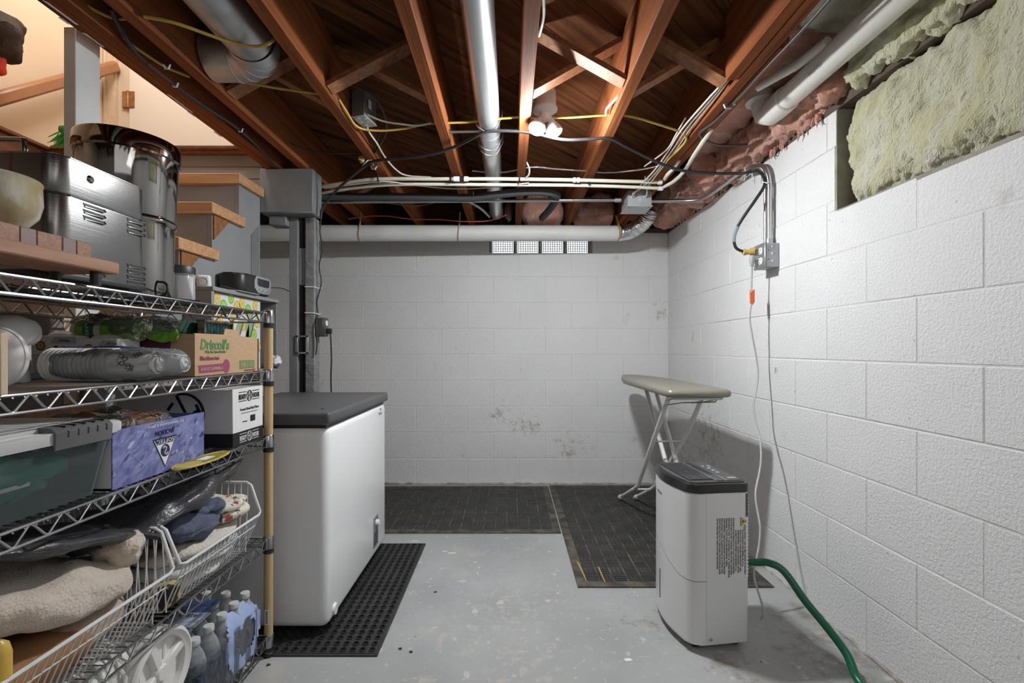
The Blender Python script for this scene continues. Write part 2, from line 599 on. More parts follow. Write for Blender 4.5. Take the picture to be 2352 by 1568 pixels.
def block_wall(parent, axis, face, u0, u1, z1, phase, holes):
    L_, H_, J = 0.4064, 0.2033, 0.004
    rows = int(z1 / H_) + 1
    for r in range(rows):
        a, b = r * H_, min((r + 1) * H_, z1)
        if b - a < 0.03:
            continue
        k = math.floor((u0 - phase) / L_) - 1
        off = phase + (L_ / 2 if r % 2 else 0)
        while True:
            p, q = off + k * L_, off + (k + 1) * L_
            k += 1
            if p > u1:
                break
            p, q = max(p, u0), min(q, u1)
            if q - p < 0.03:
                continue
            rects = [(p, q, a, b)]
            for (h0, h1, g0, g1) in holes:
                out = []
                for (c, d, e, f) in rects:
                    if d <= h0 or c >= h1 or f <= g0 or e >= g1:
                        out.append((c, d, e, f))
                        continue
                    lo, hi = max(c, h0), min(d, h1)
                    if e < g0: out.append((c, d, e, g0))
                    if f > g1: out.append((c, d, g1, f))
                    if c < h0: out.append((c, h0, max(e, g0), min(f, g1)))
                    if d > h1: out.append((h1, d, max(e, g0), min(f, g1)))
                rects = out
            for (c, d, e, f) in rects:
                if d - c < 0.025 or f - e < 0.02:
                    continue
                o = link('block', block_mesh(d - c - J, f - e - J, axis), None, parent)
                j = random.uniform(-0.0012, 0.0012)
                o.location = ((c + d) / 2, face + 0.0059 + j, (e + f) / 2) if axis == 'y' else (face + 0.0059 + j, (c + d) / 2, (e + f) / 2)


wb = B().span((-2.75, YW + 0.002, 0), (-0.165, YW + 0.2, ZW)).span((0.645, YW + 0.002, 0), (1.45, YW + 0.2, ZW)) \
    .span((-0.165, YW + 0.002, 0), (0.645, YW + 0.2, 1.812)).obj('wall_back', W_JOINT, kind='structure', smooth=False)
block_wall(wb, 'y', YW, -2.1, XW, ZW, -0.741, [(-0.165, 0.645, 1.812, ZW)])
WY0, WY1, WZ = 0.95, 1.784, 1.587        # recess in the long wall
wr = B().span((XW + 0.002, -1.9, 0), (XW + 0.21, WY0, ZW)).span((XW + 0.002, WY1, 0), (XW + 0.21, YW + 0.2, ZW)) \
    .span((XW + 0.002, WY0, 0), (XW + 0.21, WY1, WZ)).obj('wall_right', W_JOINT, kind='structure', smooth=False)
block_wall(wr, 'x', XW, 0.0, YW, ZW, 1.6346 - 0.4064 * 5, [(WY0, WY1, WZ, ZW)])
# uneven paint bead where the wall meets the floor
rng = random.Random(3)
B().tube([(XW - 0.002 + rng.uniform(-.004, .004), y * 0.05 + 0.3, 0.0 + rng.uniform(-.003, .005)) for y in range(68)], 0.008, 6, smooth=2).obj('baseboard_right', mat('flaking_base_paint', (.52, .50, .47), .8, col2=(.30, .25, .20), vs=22), kind='structure')
B().tube([(x * 0.05 - 2.2, YW + rng.uniform(-.003, .003), 0.004 + rng.uniform(-.004, .006)) for x in range(68)], 0.009, 6, smooth=2).obj('baseboard_back', mat('flaking_base_paint', (.52, .50, .47)), kind='structure')
B().span((-2.75, -2.0, 0), (1.45, -1.9, 2.6)).obj('wall_rear', W_JOINT, kind='structure', smooth=False)
wl = B().span((-2.70, -1.9, 0), (-2.55, YW, 3.8)).obj('wall_left', PEACH, kind='structure', smooth=False)
B().span((-2.55, 0.6, 1.985), (-2.49, 2.95, 2.125), bev=.004).obj('ledge_board', BROWNW, wl)
B().span((-2.551, 0.6, 2.125), (-2.47, 2.95, 2.145), bev=.004).obj('ledge_cap', BROWNW, wl)

# glass block window in the end wall
w1 = thing('window_1', loc=(0.24, YW + 0.1, 1.812), kind='structure')
GLASSB = bpy.data.materials.new('block_glass')
GLASSB.use_nodes = True
_n, _l = GLASSB.node_tree.nodes, GLASSB.node_tree.links
_b = _n['Principled BSDF']
_b.inputs['Base Color'].default_value = (0.93, 0.95, 0.93, 1)
_b.inputs['Transmission Weight'].default_value = 0.75
_b.inputs['Roughness'].default_value = 0.35
_b.inputs['IOR'].default_value = 1.2
FLUTE = mat('flute_glass', (.34, .35, .30), .25)
# ribbed glass panes; daylight reaches them through the world behind
for i in range(4):
    x0 = -0.150 + i * 0.198
    g = B()
    g.span((x0, YW + 0.07, 1.818), (x0 + 0.184, YW + 0.15, ZW - 0.003), bev=0.006, seg=2)
    gb = g.obj('glass_block', GLASSB, w1)
    rb = B()
    for k in range(1, 10):
        rb.cyl((x0 + 0.0184 * k, YW + 0.068, 1.83), (x0 + 0.0184 * k, YW + 0.068, ZW - 0.012), 0.0022, seg=6)
    for k in range(1, 8):
        rb.cyl((x0 + 0.014, YW + 0.072, 1.822 + 0.0184 * k), (x0 + 0.17, YW + 0.072, 1.822 + 0.0184 * k), 0.0018, seg=6)
    rb.obj('flute', FLUTE, gb)
    B().span((x0 + .001, YW + .066, ZW - .026), (x0 + .183, YW + .07, ZW - .003)).span((x0 + .001, YW + .066, 1.819), (x0 + .009, YW + .07, ZW - .003)).span((x0 + .176, YW + .066, 1.819), (x0 + .183, YW + .07, ZW - .003)).obj('glass_rim', FLUTE, gb)
mj = B()
for i in range(5):
    x0 = -0.165 + i * 0.198 + (0 if i else 0.0)
    mj.span((x0, YW + 0.06, 1.812), (x0 + 0.0145, YW + 0.16, ZW))
mj.span((-0.165, YW + 0.05, 1.806), (0.645, YW + 0.16, 1.818))
mj.obj('mortar_joint', mat('window_mortar', (0.30, 0.27, 0.22), 0.9, col2=(0.5, 0.48, 0.44), vs=30), w1)
B().span((0.628, YW + 0.002, 1.812), (0.645, YW + 0.06, ZW)).span((-0.165, YW + 0.002, 1.812), (-0.152, YW + 0.06, ZW)).obj('reveal', CONC, w1)
# recess stuffed with batts in the long wall
w2 = thing('window_2', loc=(XW, WY1, WZ), kind='structure')
B().span((XW + 0.0, WY1 - 0.001, WZ), (XW + 0.2, WY1 + 0.012, ZW)).span((XW + .001, WY0, WZ - 0.012), (XW + 0.2, WY1, WZ + 0.001)).span((XW, WY0 - 0.012, WZ), (XW + 0.2, WY0 + 0.001, ZW)).obj('reveal', CONC, w2, smooth=False)
B().span((XW + 0.19, WY0 - .05, WZ - .05), (XW + 0.215, WY1 + .05, ZW)).obj('backing_board', DARKW, w2)

# ------------------------------------------------------------------ ceiling: joists, bridging, diagonal planks
ceil = thing('ceiling', kind='structure')
Y0, Y1 = -1.88, YW + 0.15


def joist(x0, x1, ya=Y0, yb=Y1, zb=JB, zt=JT, name='joist', m=None):
    return B().span((x0, ya, zb), (x1, yb, zt), bev=0.003).obj(name, m or JOIST, ceil)


for xc in (-1.112, -0.713, -0.302, 0.062, 0.449):
    joist(xc - 0.024, xc + 0.024)
joist(0.822, 0.866)
joist(0.868, 0.905, ya=1.52)
joist(0.777, 0.820, yb=1.70)
for x in (-1.318, -1.272):
    joist(x, x + 0.044, ya=-1.88, yb=2.62, name='trimmer')
joist(-1.7, -1.66, ya=3.12)
joist(-1.32, -1.28, ya=2.64)
# sill plates on the walls and rim boards
B().span((XW, 0.0, ZW), (XW + 0.14, YW + 0.15, ZW + 0.038), bev=.002).obj('sill_plate', mat('aged_sill_wood', (.13, .095, .07), .8, col2=(.08, .055, .04), vs=5), ceil)
B().span((-2.6, YW, ZW), (XW, YW + 0.14, ZW + 0.038), bev=.002).obj('sill_plate', mat('aged_sill_wood', (.13, .095, .07), .8, col2=(.08, .055, .04), vs=5), ceil)
B().span((XW + 0.16, -1.9, ZW - .02), (XW + 0.2, YW + 0.2, JT)).obj('rim_board', DARKW, ceil)
B().span((-2.7, Y1, ZW), (XW + 0.2, Y1 + 0.04, JT)).obj('rim_board', DARKW, ceil)
B().span((-1.32, -1.9, JT + 0.02), (1.45, YW + 0.2, JT + 0.05)).obj('subfloor_cover', DARKW, ceil)
B().span((-2.6, 2.99, JT + 0.02), (-1.30, YW + 0.2, JT + 0.05)).obj('subfloor_cover', DARKW, ceil)


def clip(poly, x0, x1, y0, y1):
    for (ax, lim, sg) in ((0, x0, 1), (0, x1, -1), (1, y0, 1), (1, y1, -1)):
        out = []
        for i in range(len(poly)):
            a, b = poly[i], poly[(i + 1) % len(poly)]
            da, db = sg * (a[ax] - lim), sg * (b[ax] - lim)
            if da >= 0: out.append(a)
            if da * db < 0:
                t = da / (da - db)
                out.append((a[0] + (b[0] - a[0]) * t, a[1] + (b[1] - a[1]) * t))
        poly = out
        if len(poly) < 3:
            return []
    return poly


rp = random.Random(11)
W_ = 0.1775
d = Vector((1, 1)).normalized()
nrm = Vector((1, -1)).normalized()
for i in range(-30, 22):
    s0, s1 = i * W_ - 0.0853 + 0.0015, (i + 1) * W_ - 0.0853 - 0.0015
    t, ts = -3.0 + rp.uniform(0, 1.5), []
    while t < 6:
        q = t + rp.uniform(1.4, 3.0)
        ts.append((t + 0.002, q - 0.002))
        t = q
    for (ta, tb) in ts:
        poly = [tuple(nrm * s + d * tt) for s, tt in ((s0, ta), (s1, ta), (s1, tb), (s0, tb))]
        poly = clip(poly, -1.318, 1.43, Y0, Y1)
        if len(poly) < 3 or abs(sum(poly[k][0] * poly[(k + 1) % len(poly)][1] - poly[(k + 1) % len(poly)][0] * poly[k][1] for k in range(len(poly)))) < 0.01:
            continue
        dz = rp.uniform(0, 0.003)
        B().prism(poly, JT + dz, JT + 0.019).obj('plank', DECKA, ceil, smooth=False)


def brace(p0, p1, w=0.038, h=0.034):
    p0, p1 = Vector(p0), Vector(p1)
    return B().bar(p0, p1, 0.064, 0.019, up=(0, 0, 1), bev=.001).obj('brace', BRACE, ceil)


YB = 1.80
for (xa, xb, yy) in ((-1.088, -0.737, 1.86), (-0.689, -0.326, 1.82), (0.086, 0.425, 1.78), (0.473, 0.80, 1.78)):
    k = -1 if xa < 0 else 1
    brace((xa, yy + 0.035 * k, JB + 0.02), (xb, yy + 0.035 * k, JT - 0.025))
    brace((xa, yy - 0.035 * k, JT - 0.025), (xb, yy - 0.035 * k, JB + 0.02))
brace((-1.088, 3.12, JB + .02), (-0.737, 3.12, JT - 0.02))

for (px, py, ang, L_) in ((140, 30, 0, .10), (148, 48, 0, .03), (215, 92, 0, .07), (396, 224, 1, .05), (412, 236, 1, .04), (440, 262, 0, .04), (430, 250, 0, .06), (500, 308, 0, .05)):
    q = PZ(px, py, JB - .0006)
    B().prism([(q.x - .004, q.y - L_ / 2), (q.x + .003, q.y - L_ / 2.5), (q.x + .004, q.y + L_ / 2), (q.x - .002, q.y + L_ / 2.2)], JB - .0012, JB + .001).obj('paint_drip', W_WHITE, ceil)

# ------------------------------------------------------------------ stairs and the stairwell above
st = thing('staircase', 'grey painted basement staircase with pale raw wood treads', 'staircase', (-1.85, 1.4, 0))
XS = -1.34
RISE, RUN = 0.205, 0.2105
tops = [(2.292 - RUN * k, 1.918 - RISE * k) for k in range(10)]
poly = [(0.38, 0.0), (2.518, 0.0), (2.518, 1.918 - .048)]
for (ty, tz) in tops:
    poly += [(ty + 0.03, tz - 0.048), (ty + 0.03, tz - RISE - 0.048)]
poly = [p for p in poly if p[1] >= -0.2]
poly[-1] = (poly[-1][0], 0.0)
B().prism([(y, max(z, 0.0)) for y, z in poly[1:]], XS - 0.02, XS, axis='x').obj('side_panel', GREYP, st, smooth=False)
B().prism([(2.428, 0.9), (2.504, 0.9), (2.504, 1.717), (2.428, 1.648)], XS - .001, XS + 0.003, axis='x').obj('panel_dark_patch', GREYD, st, smooth=False)  # thin dark grey patch laid on the panel, slanted along its top
for k, (ty, tz) in enumerate(tops):
    B().span((-2.42, ty, tz - 0.048), (-1.318, ty + (0.262 if k else 0.226), tz), bev=.003).obj('tread', TREADW, st)
    B().span((-2.42, ty + 0.03, max(0, tz - RISE)), (XS - .021, ty + 0.048, tz - 0.049)).obj('riser', GREYP, st)
    if 0 < tz < 1.75:
        B().prism([(ty + 0.035, tz - 0.05), (ty + 0.15, tz - 0.05), (ty + 0.035, tz - 0.16)], XS + 0.001, XS + 0.008, axis='x').obj('bracket', BRACE, st)
for k in range(3):
    B().span((-2.48, 2.557, 1.919 + 0.066 * k), (-1.347, 2.575, 1.919 + 0.066 * k + 0.064), bev=.002).obj('riser_board', GREYP, st)
B().span((-2.48, 2.53, 2.117), (-1.32, 2.62, 2.128)).obj('nosing_strip', BRACE, st)
B().span((-2.468, 2.515, 2.128), (-1.32, 2.94, 2.152), bev=.006).obj('landing', BROWNW, st)
B().span((-1.40, 1.473, 0.99), (-1.362, 1.563, 2.07), bev=.002).obj('post_board', mat('pale_grey_post_paint', (0.74, 0.74, 0.73), 0.5, col2=(0.68, 0.68, 0.67), vs=8), st)
B().span((-1.40, 1.42, 0.80), (-1.355, 1.50, 1.16), bev=.002).obj('newel', mat('pale_raw_wood', (0.66, 0.55, 0.42), 0.7, col2=(0.60, 0.48, 0.35), vs=3, stretch=(20, 20, 1), spots=[((.25, .12, .06), 30, .70, .74)]), st)
B().span((XS - .019, 0.38, 0.0), (XS - .001, 1.415, 1.165), bev=.002).obj('knee_panel', mat('worn_grey_panel', (.30, .275, .255), .8, col2=(.22, .205, .19), vs=7, bump=.2, bs=40), st)
# handrail on the plaster wall
hr = thing('handrail', 'brown wooden handrail sloping up the peach stairwell wall', 'handrail', (-2.49, 2.3, 2.2))
ra, rb_ = P(-190, 278, -2.47 * F / (-190 - CX)), P(268, 152, -2.47 * F / (268 - CX))
B().bar(ra, rb_, 0.045, 0.062, bev=.012).obj('rail', mat('handrail_wood', (0.42, 0.20, 0.10), 0.4, col2=(0.33, 0.15, 0.07), vs=3), hr)
for t in (0.25, 0.88):
    q = ra.lerp(rb_, t)
    B().tube([q + Vector((0, 0, -.03)), q + Vector((-.02, 0, -.06)), (-2.545, q.y, q.z - .06)], .008, 6, smooth=3).obj('rail_bracket', BLACK, hr)
# wall with the door at the head of the stairs
wd = B().span((-2.55, 2.99, 2.15), (-2.50, 3.09, 3.8)).span((-1.62, 2.99, 2.15), (-1.20, 3.09, 3.8)).span((-2.50, 2.99, 3.5), (-1.62, 3.09, 3.8)) \
    .obj('wall_upper', PEACH, kind='structure', smooth=False)
dr = thing('door_1', loc=(-2.39, 2.97, 2.152), kind='structure')
B().span((-2.395, 2.955, 2.16), (-1.62, 2.995, 3.5), bev=.002).obj('door_panel', DOORW, dr)
B().span((-2.545, 2.945, 2.152), (-2.475, 2.99, 3.55), bev=.004).span((-2.545, 2.935, 2.152), (-2.53, 2.99, 3.55), bev=.003).obj('door_casing', CREAM, dr)
B().span((-2.475, 2.965, 2.152), (-2.40, 2.99, 3.55), bev=.002).obj('door_jamb', mat('cream_jamb_paint', (0.74, 0.62, 0.50), 0.5), dr)
BRASS = mat('old_brass', (0.34, 0.15, 0.06), 0.45, 0.6, col2=(0.5, 0.3, 0.14), vs=30)
hz = P(303, 228, 2.95)
B().span((-2.435, 2.949, hz.z - .05), (-2.40, 2.966, hz.z + .05)).span((-2.394, 2.949, hz.z - .05), (-2.36, 2.956, hz.z + .05)).cyl((-2.397, 2.947, hz.z - .052), (-2.397, 2.947, hz.z + .052), .007, seg=10).obj('hinge', BRASS, dr)
B().span((-1.29, -0.2, JT + .02), (-1.20, 3.09, 3.8)).obj('wall_stairwell', PEACH, kind='structure', smooth=False)
B().span((-2.55, -0.3, 2.3), (-1.20, -0.2, 3.8)).obj('wall_head', PEACH, kind='structure', smooth=False)
B().span((-2.70, -0.3, 3.8), (-1.15, 3.1, 3.88)).obj('ceiling_upper', DOORW, kind='structure', smooth=False)
B().span((-2.70, -1.9, 2.28), (-1.3, -0.3, 2.32)).obj('ceiling_rear', DARKW, kind='structure', smooth=False)

# dark jacket and red tag on the stairwell wall, green broom head
jk = thing('hung_jacket', 'dark grey jacket hanging high on the peach stairwell wall', 'jacket', (-2.5, 2.05, 2.35))
B().blob(P(-20, 80, 2.12), (.10, .10, .11), p=3, amp=.03, freq=9, n=10, seed=3).obj('cloth', mat('dark_cloth', (0.045, 0.032, 0.03), 0.9, bump=.4, bs=120), jk)
B().blob(P(-6, 148, 2.12), (.025, .03, .045), p=3, amp=.012, freq=14, n=6, seed=5).obj('lining', mat('red_cloth', (0.70, 0.07, 0.05), 0.8), jk, label='red lining showing under the jacket')
br = thing('broom_head', 'green bristled broom head beside the steel canister', 'broom', (-2.35, 2.35, 2.05))
bb = B()
rr = random.Random(2)
base = P(150, 310, 2.35)
for k in range(70):
    a = base + Vector((rr.uniform(-.01, .03), rr.uniform(-.02, .02), rr.uniform(-.02, .02)))
    bb.tube([a, a + Vector((-.05 + rr.uniform(-.015, .015), rr.uniform(-.01, .01), -.035 + rr.uniform(-.015, .015)))], .0016, 4)
bb.obj('bristles', mat('green_bristle', (0.05, 0.42, 0.06), .5), br, kind='stuff')
B().blob(base + Vector((.03, 0, .012)), (.03, .05, .02), p=4, n=5).obj('head_block', mat('green_broom_plastic', (0.03, 0.25, 0.04), .4), br)
# ------------------------------------------------------------------ boxed support column
co = thing('support_column', 'grey boarded support column with a wide header block beside the freezer', 'column', (-1.15, 2.62, 0))
B().span((-1.345, 2.52, 1.79), (-1.057, 2.64, 2.029), bev=.006).obj('header_block', GREYD, co)
B().span((-1.315, 2.56, 1.735), (-1.222, 2.64, 1.789), bev=.004).obj('packing_block', GREYD, co)
B().span((-1.223, 2.60, 0.0), (-1.176, 2.68, 1.789), bev=.003).obj('board', GREYD, co)
b = B()
RS = random.Random(4)
b.span((-1.134, 2.60, 0.0), (-1.083, 2.67, 1.789), bev=.003)
b.obj('board', mat('rough_grey_board', (0.24, 0.242, 0.245), .65, col2=(.17, .172, .175), vs=6, bump=1.0, bs=14, stretch=(3, 3, 6), rot=(0, R(35), 0)), co)
B().cyl((-1.156, 2.70, 0), (-1.156, 2.70, 1.9), .042, seg=18).obj('steel_pole', mat('rusty_brown_steel', (.05, .03, .022), .7, col2=(.10, .07, .055), vs=12), co)
B().span((-1.176, 2.615, 1.415), (-1.136, 2.66, 1.622), bev=.003).obj('cover_plate', GREYD, co)
b = B()
for x in (-1.186, -1.128):
    b.span((x, 2.592, 1.035), (x + .014, 2.60, 1.135), bev=.001)
b.span((-1.186, 2.592, 1.127), (-1.114, 2.60, 1.135)).span((-1.186, 2.592, 1.035), (-1.114, 2.60, 1.043))
b.obj('latch', GALV, co)
for yy in (492, 658, 718):
    q = P(700, yy, 2.59)
    B().tube([(-1.135, 2.597, q.z), (-1.083, 2.597, q.z - .002), (-1.066, 2.62, q.z - .006), (-1.05, 2.62, q.z - .004)], .003, 5).obj('cable_tie', WHITEP, co)
ob = thing('column_outlet', 'dark outlet box on the side of the boarded column', 'outlet', (-1.05, 2.64, 1.18))
B().span((-1.083, 2.605, 1.13), (-1.035, 2.665, 1.235), bev=.005).obj('box', BOXG if False else mat('dark_grey_box', (.06, .06, .062), .5), ob)
B().span((-1.036, 2.607, 1.132), (-1.03, 2.663, 1.233), bev=.002).obj('cover', mat('dark_grey_box', (.06, .06, .062)), ob)
B().lathe([(0, .003), (.016, .003), (.016, 0)], (-1.03, 2.635, 1.205), 14, 'x').obj('socket', WHITEP, ob)
cable('black_wire', 'thin black wire hanging down the edge of the boarded column', [P(742, 470, 2.60), P(735, 530, 2.62), P(741, 570, 2.62), P(733, 610, 2.62), P(738, 650, 2.62), P(728, 690, 2.62), P(730, 720, 2.62), P(726, 745, 2.59), P(728, 790, 2.59), P(725, 815, 2.59)], .0035, CORDB, 'wire')

# ------------------------------------------------------------------ chest freezer
fz = thing('chest_freezer', 'white chest freezer with a grey lid on the holed rubber mat', 'freezer', (-0.95, 2.13, 0.02))
FX0, FX1, FY0, FY1 = -1.235, -0.668, 1.722, 2.53
ENAM = mat('freezer_enamel', (0.83, 0.835, 0.84), 0.25)
B().span((FX0, FY0, 0.032), (FX1, FY1, 0.776), bev=.034, seg=5).obj('cabinet', ENAM, fz)
b = B().span((FX0 - .004, FY0 - .008, 0.782), (FX1 + .008, FY1 + .012, 0.828), bev=.011, seg=3)
b.obj('lid', mat('grey_freezer_lid', (.088, .089, .093), .42), fz)
B().span((FX0 + .015, FY0 + .012, 0.768), (FX1 - .012, FY1 - .012, 0.784)).obj('gasket', BLACK, fz)
for x in (FX0 + .06, FX1 - .06):
    for y in (FY0 + .06, FY1 - .06):
        B().cyl((x, y, .012), (x, y, .034), .022, seg=12).obj('foot', BLACK, fz)
b = B().span((FX1 - .002, 2.295, .085), (FX1 + .003, 2.368, .232), bev=.002)
cp = b.obj('control_panel', mat('grey_panel', (.20, .20, .21), .4), fz)
B().lathe([(0, .016), (.014, .016), (.016, 0)], (FX1 + .003, 2.335, .20), 14, 'x').obj('knob', WHITEP, cp)
b = B()
for k in range(5):
    b.span((FX1 + .003, 2.302, .10 + .012 * k), (FX1 + .0045, 2.36, .105 + .012 * k))
b.obj('vent_slat', BLACK, cp)
B().lathe([(0, .014), (.019, .014), (.024, .004), (.024, 0)], (FX1 - .006, 1.785, .075), 18, 'x').obj('drain_cap', WHITEP, fz)
B().lathe([(0, .003), (.006, .003), (.006, 0)], (FX1, 2.42, .752), 10, 'x').obj('lock', BOXG, fz)
text('Midea', (FX1 + .0008, 2.385, .722), '+x', .026, mat('grey_ink', (.35, .36, .38), .5), fz)
B().blob((FX1 - .06, FY0 + .1, .829), (.006, .003, .0015), n=4).obj('lid_nick', BLACK, fz)

cd_ = B().tube([(-1.012, 2.635, 1.16), (-1.006, 2.635, 1.12), (-1.004, 2.64, 1.0), (-1.01, 2.65, .85), (-1.0, 2.67, .5), (-1.0, 2.66, .1), (-1.0, 2.53, .08)], .0042, 7, smooth=5).obj('power_cord', CORDB, fz, angle=80)
B().span((-1.029, 2.622, 1.145), (-1.0, 2.648, 1.175), bev=.006, seg=2).obj('plug', BLACK, cd_)

# ------------------------------------------------------------------ rubber mats
hm = thing('drainage_mat', 'black rubber mat full of round holes under the freezer', 'mat', (-0.77, 2.08, 0))
SEC, NH = 0.3048, 9
cell = SEC / NH


def hole_section():
    b = B()
    bm = b.bm
    for i in range(NH):
        for j in range(NH):
            cx_, cy_ = (i + .5) * cell, (j + .5) * cell
            ring = []
            nseg = 12
            for k in range(nseg):
                a = 2 * PI * (k + .5) / nseg
                u, v = math.cos(a), math.sin(a)
                s = cell / 2 / max(abs(u), abs(v))
                ring.append((u, v, s))
            def loop(rad, z, sq=False):
                return [bm.verts.new((cx_ + u * (s if sq else rad), cy_ + v * (s if sq else rad), z)) for u, v, s in ring]
            L_ = [loop(0, .009, True), loop(.0128, .009), loop(.0122, .0125), loop(.0098, .0125), loop(.0088, .001)]
            for p, q in zip(L_, L_[1:]):
                for k in range(nseg):
                    bm.faces.new((p[k], p[(k + 1) % nseg], q[(k + 1) % nseg], q[k]))
    for z0 in (0.001, .009):
        pass
    b.span((-.0005, -.0005, .0005), (.0012, SEC, .0088)).span((SEC - .0012, 0, .0005), (SEC, SEC, .0088)).span((0, -.0005, .0005), (SEC, .0012, .0088)).span((0, SEC - .0012, .0005), (SEC, SEC, .0088))
    return b


MX1, MY0 = -0.466, 1.628
first = hole_section().obj('section', mat('holed_rubber', (.022, .022, .023), .5, col2=(.035, .034, .033), vs=8, bump=.15, bs=120), hm, angle=30)
base = Vector(hm.location)
for i in range(2):
    for j in range(3):
        o = first if i == j == 0 else first.copy()
        if o is not first:
            C.objects.link(o)
        o.location = Vector((MX1 - SEC * (i + 1), MY0 + SEC * j, 0.0))
        me = o.data
# section mesh was shifted by the root, so lift that shift once
first.data.transform(Matrix.Translation(base))
for o in hm.children:
    o.location = o.location - base
b = B()
b.span((MX1 - .002, MY0 - .006, 0), (MX1 + .008, MY0 + 3 * SEC + .006, .0075), bev=.002).span((MX1 - 2 * SEC - .01, MY0 - .008, 0), (MX1 + .008, MY0 + .001, .0075), bev=.002) \
    .span((MX1 - 2 * SEC - .01, MY0 + 3 * SEC - .001, 0), (MX1 + .008, MY0 + 3 * SEC + .008, .0075), bev=.002).obj('border', RUBBER, hm)


def tread_mat(label, x0, x1, y0, y1):
    t = thing('rubber_mat', label, 'mat', ((x0 + x1) / 2, (y0 + y1) / 2, 0), 'black textured rubber floor mats')
    B().prism([(x0, y0), (x1, y0), (x1, y1), (x0, y1)], 0.0005, 0.0075, bev=.003).obj('mat_base', mat('dusty_rubber', (.045, .042, .038), .8, col2=(.15, .13, .10), vs=14, ramp=(.42, .68), detail=7), t)
    s = 0.0655
    m = .042
    nx, ny = int((x1 - x0 - 2 * m) / s), int((y1 - y0 - 2 * m) / s)
    sx, sy = (x1 - x0 - 2 * m) / nx, (y1 - y0 - 2 * m) / ny
    b = B()
    bm = b.bm
    for i in range(nx):
        for j in range(ny):
            ax, ay = x0 + m + i * sx, y0 + m + j * sy
            for k in range(3):
                if (i + j) % 2:
                    r = (ax + .004 + k * (sx - .004) / 3, ay + .004, ax + (k + 1) * (sx - .004) / 3 - .003 + .004, ay + sy - .004)
                else:
                    r = (ax + .004, ay + .004 + k * (sy - .004) / 3, ax + sx - .004, ay + (k + 1) * (sy - .004) / 3 - .003 + .004)
                lo = [bm.verts.new((u, v, .007)) for u, v in ((r[0], r[1]), (r[2], r[1]), (r[2], r[3]), (r[0], r[3]))]
                e = .002
                hi = [bm.verts.new((u, v, .0105)) for u, v in ((r[0] + e, r[1] + e), (r[2] - e, r[1] + e), (r[2] - e, r[3] - e), (r[0] + e, r[3] - e))]
                bm.faces.new(hi)
                for q in range(4):
                    bm.faces.new((lo[q], lo[(q + 1) % 4], hi[(q + 1) % 4], hi[q]))
    b.obj('tread_bars', RUBBER, t, smooth=False, kind='stuff')
    return t


tread_mat('black rubber mat with basket weave tread along the end wall behind the freezer', -1.22, 0.292, 2.70, 3.62)
mb_ = tread_mat('black rubber mat with basket weave tread under the ironing board', 0.300, 1.172, 2.087, 3.64)
DUST = mat('yellow_dust', (.45, .28, .10), .9)
B().prism([(.345, 2.13), (.352, 2.13), (.338, 2.32), (.328, 2.34)], .0070, .0082).obj('dust_streak', DUST, mb_)
B().prism([(.425, 2.12), (.430, 2.12), (.428, 2.26), (.420, 2.27)], .0076, .0112).obj('dust_streak', DUST, mb_)
# paint chips on the floor
PCH = mat('paint_chip', (.80, .79, .76), .8)
for k, (px, py, l, w, lab) in enumerate([(1038, 1270, .045, .012, 'longest white paint flake on the floor before the end wall mat'), (1022, 1266, .03, .008, 'curled white paint flake touching the longest one'), (1262, 1267, .02, .006, 'white paint flake near the ironing board mat edge'), (1100, 1303, .014, .005, 'narrow white paint flake in the open floor centre'), (1098, 1318, .008, .008, 'tiny round paint flake below the narrow one'), (1240, 1243, .012, .005, 'small paint flake at the corner where both tread mats meet'), (1443, 1515, .03, .016, 'broad white paint flake in front of the dehumidifier')]):
    q = P(px, py, F * EYE / (py - CY))
    B().prism([(q.x - l / 2, q.y), (q.x - l / 4, q.y - w / 2), (q.x + l / 3, q.y - w / 3), (q.x + l / 2, q.y - w * .1), (q.x + l * .2, q.y + w / 2), (q.x - l * .3, q.y + w * .4)], .0, .0012).obj('paint_flake', PCH, label=lab, cat='paint flake', group='white paint flakes on the floor')
for (px, py, lab) in ((618, 1527, 'dark crumb on the floor by the shelving foot'), (918, 1490, 'dark crumb on the floor beside the holed mat corner'), (1000, 1360, 'dark crumb on the open floor past the holed mat'), (943, 1497, 'dark crumb a hand away from the holed mat corner')):
    q = P(px, py, F * EYE / (py - CY))
    B().blob((q.x, q.y, .002), (.006, .004, .002), n=3, amp=.004, freq=60, seed=px).obj('debris_crumb', mat('dark_crumb', (.05, .045, .04), .9), label=lab, cat='debris', group='dark crumbs on the floor')

# ------------------------------------------------------------------ dehumidifier
dh = thing('dehumidifier', 'white portable dehumidifier with a dark slatted top by the block wall', 'dehumidifier', (0, 0, 0), local=True)
HX, HY = .112, .152


def front_profile(o=0.0, n=14):
    """from the far side seam round the bowed face to the near side seam (outer offset o)"""
    pts = [(-.052, HY + o)]
    r = .042
    for k in range(6):
        a = R(90 + 80 * k / 5)
        pts.append((-HX + r - .002 + (r + o) * math.cos(a), HY - r + (r + o) * math.sin(a)))
    for k in range(1, n):
        y = (HY - r) - 2 * (HY - r) * k / n
        u = y / (HY - r)
        pts.append((-HX - .017 * (1 - u * u) - o - .0015, y))
    for k in range(6):
        a = R(190 + 80 * k / 5)
        pts.append((-HX + r - .002 + (r + o) * math.cos(a), -HY + r + (r + o) * math.sin(a)))
    pts.append((-.052, -HY - o))
    return pts


def outline(o=0.0):
    rb = .02
    back = []
    for s in (-1, 1):
        for k in range(4):
            a = (R(-90 + 90 * k / 3) if s < 0 else R(0 + 90 * k / 3))
            back.append((HX - rb + (rb + o) * math.cos(a), s * (HY - rb) + (rb + o) * math.sin(a)))
    return front_profile(o) + back


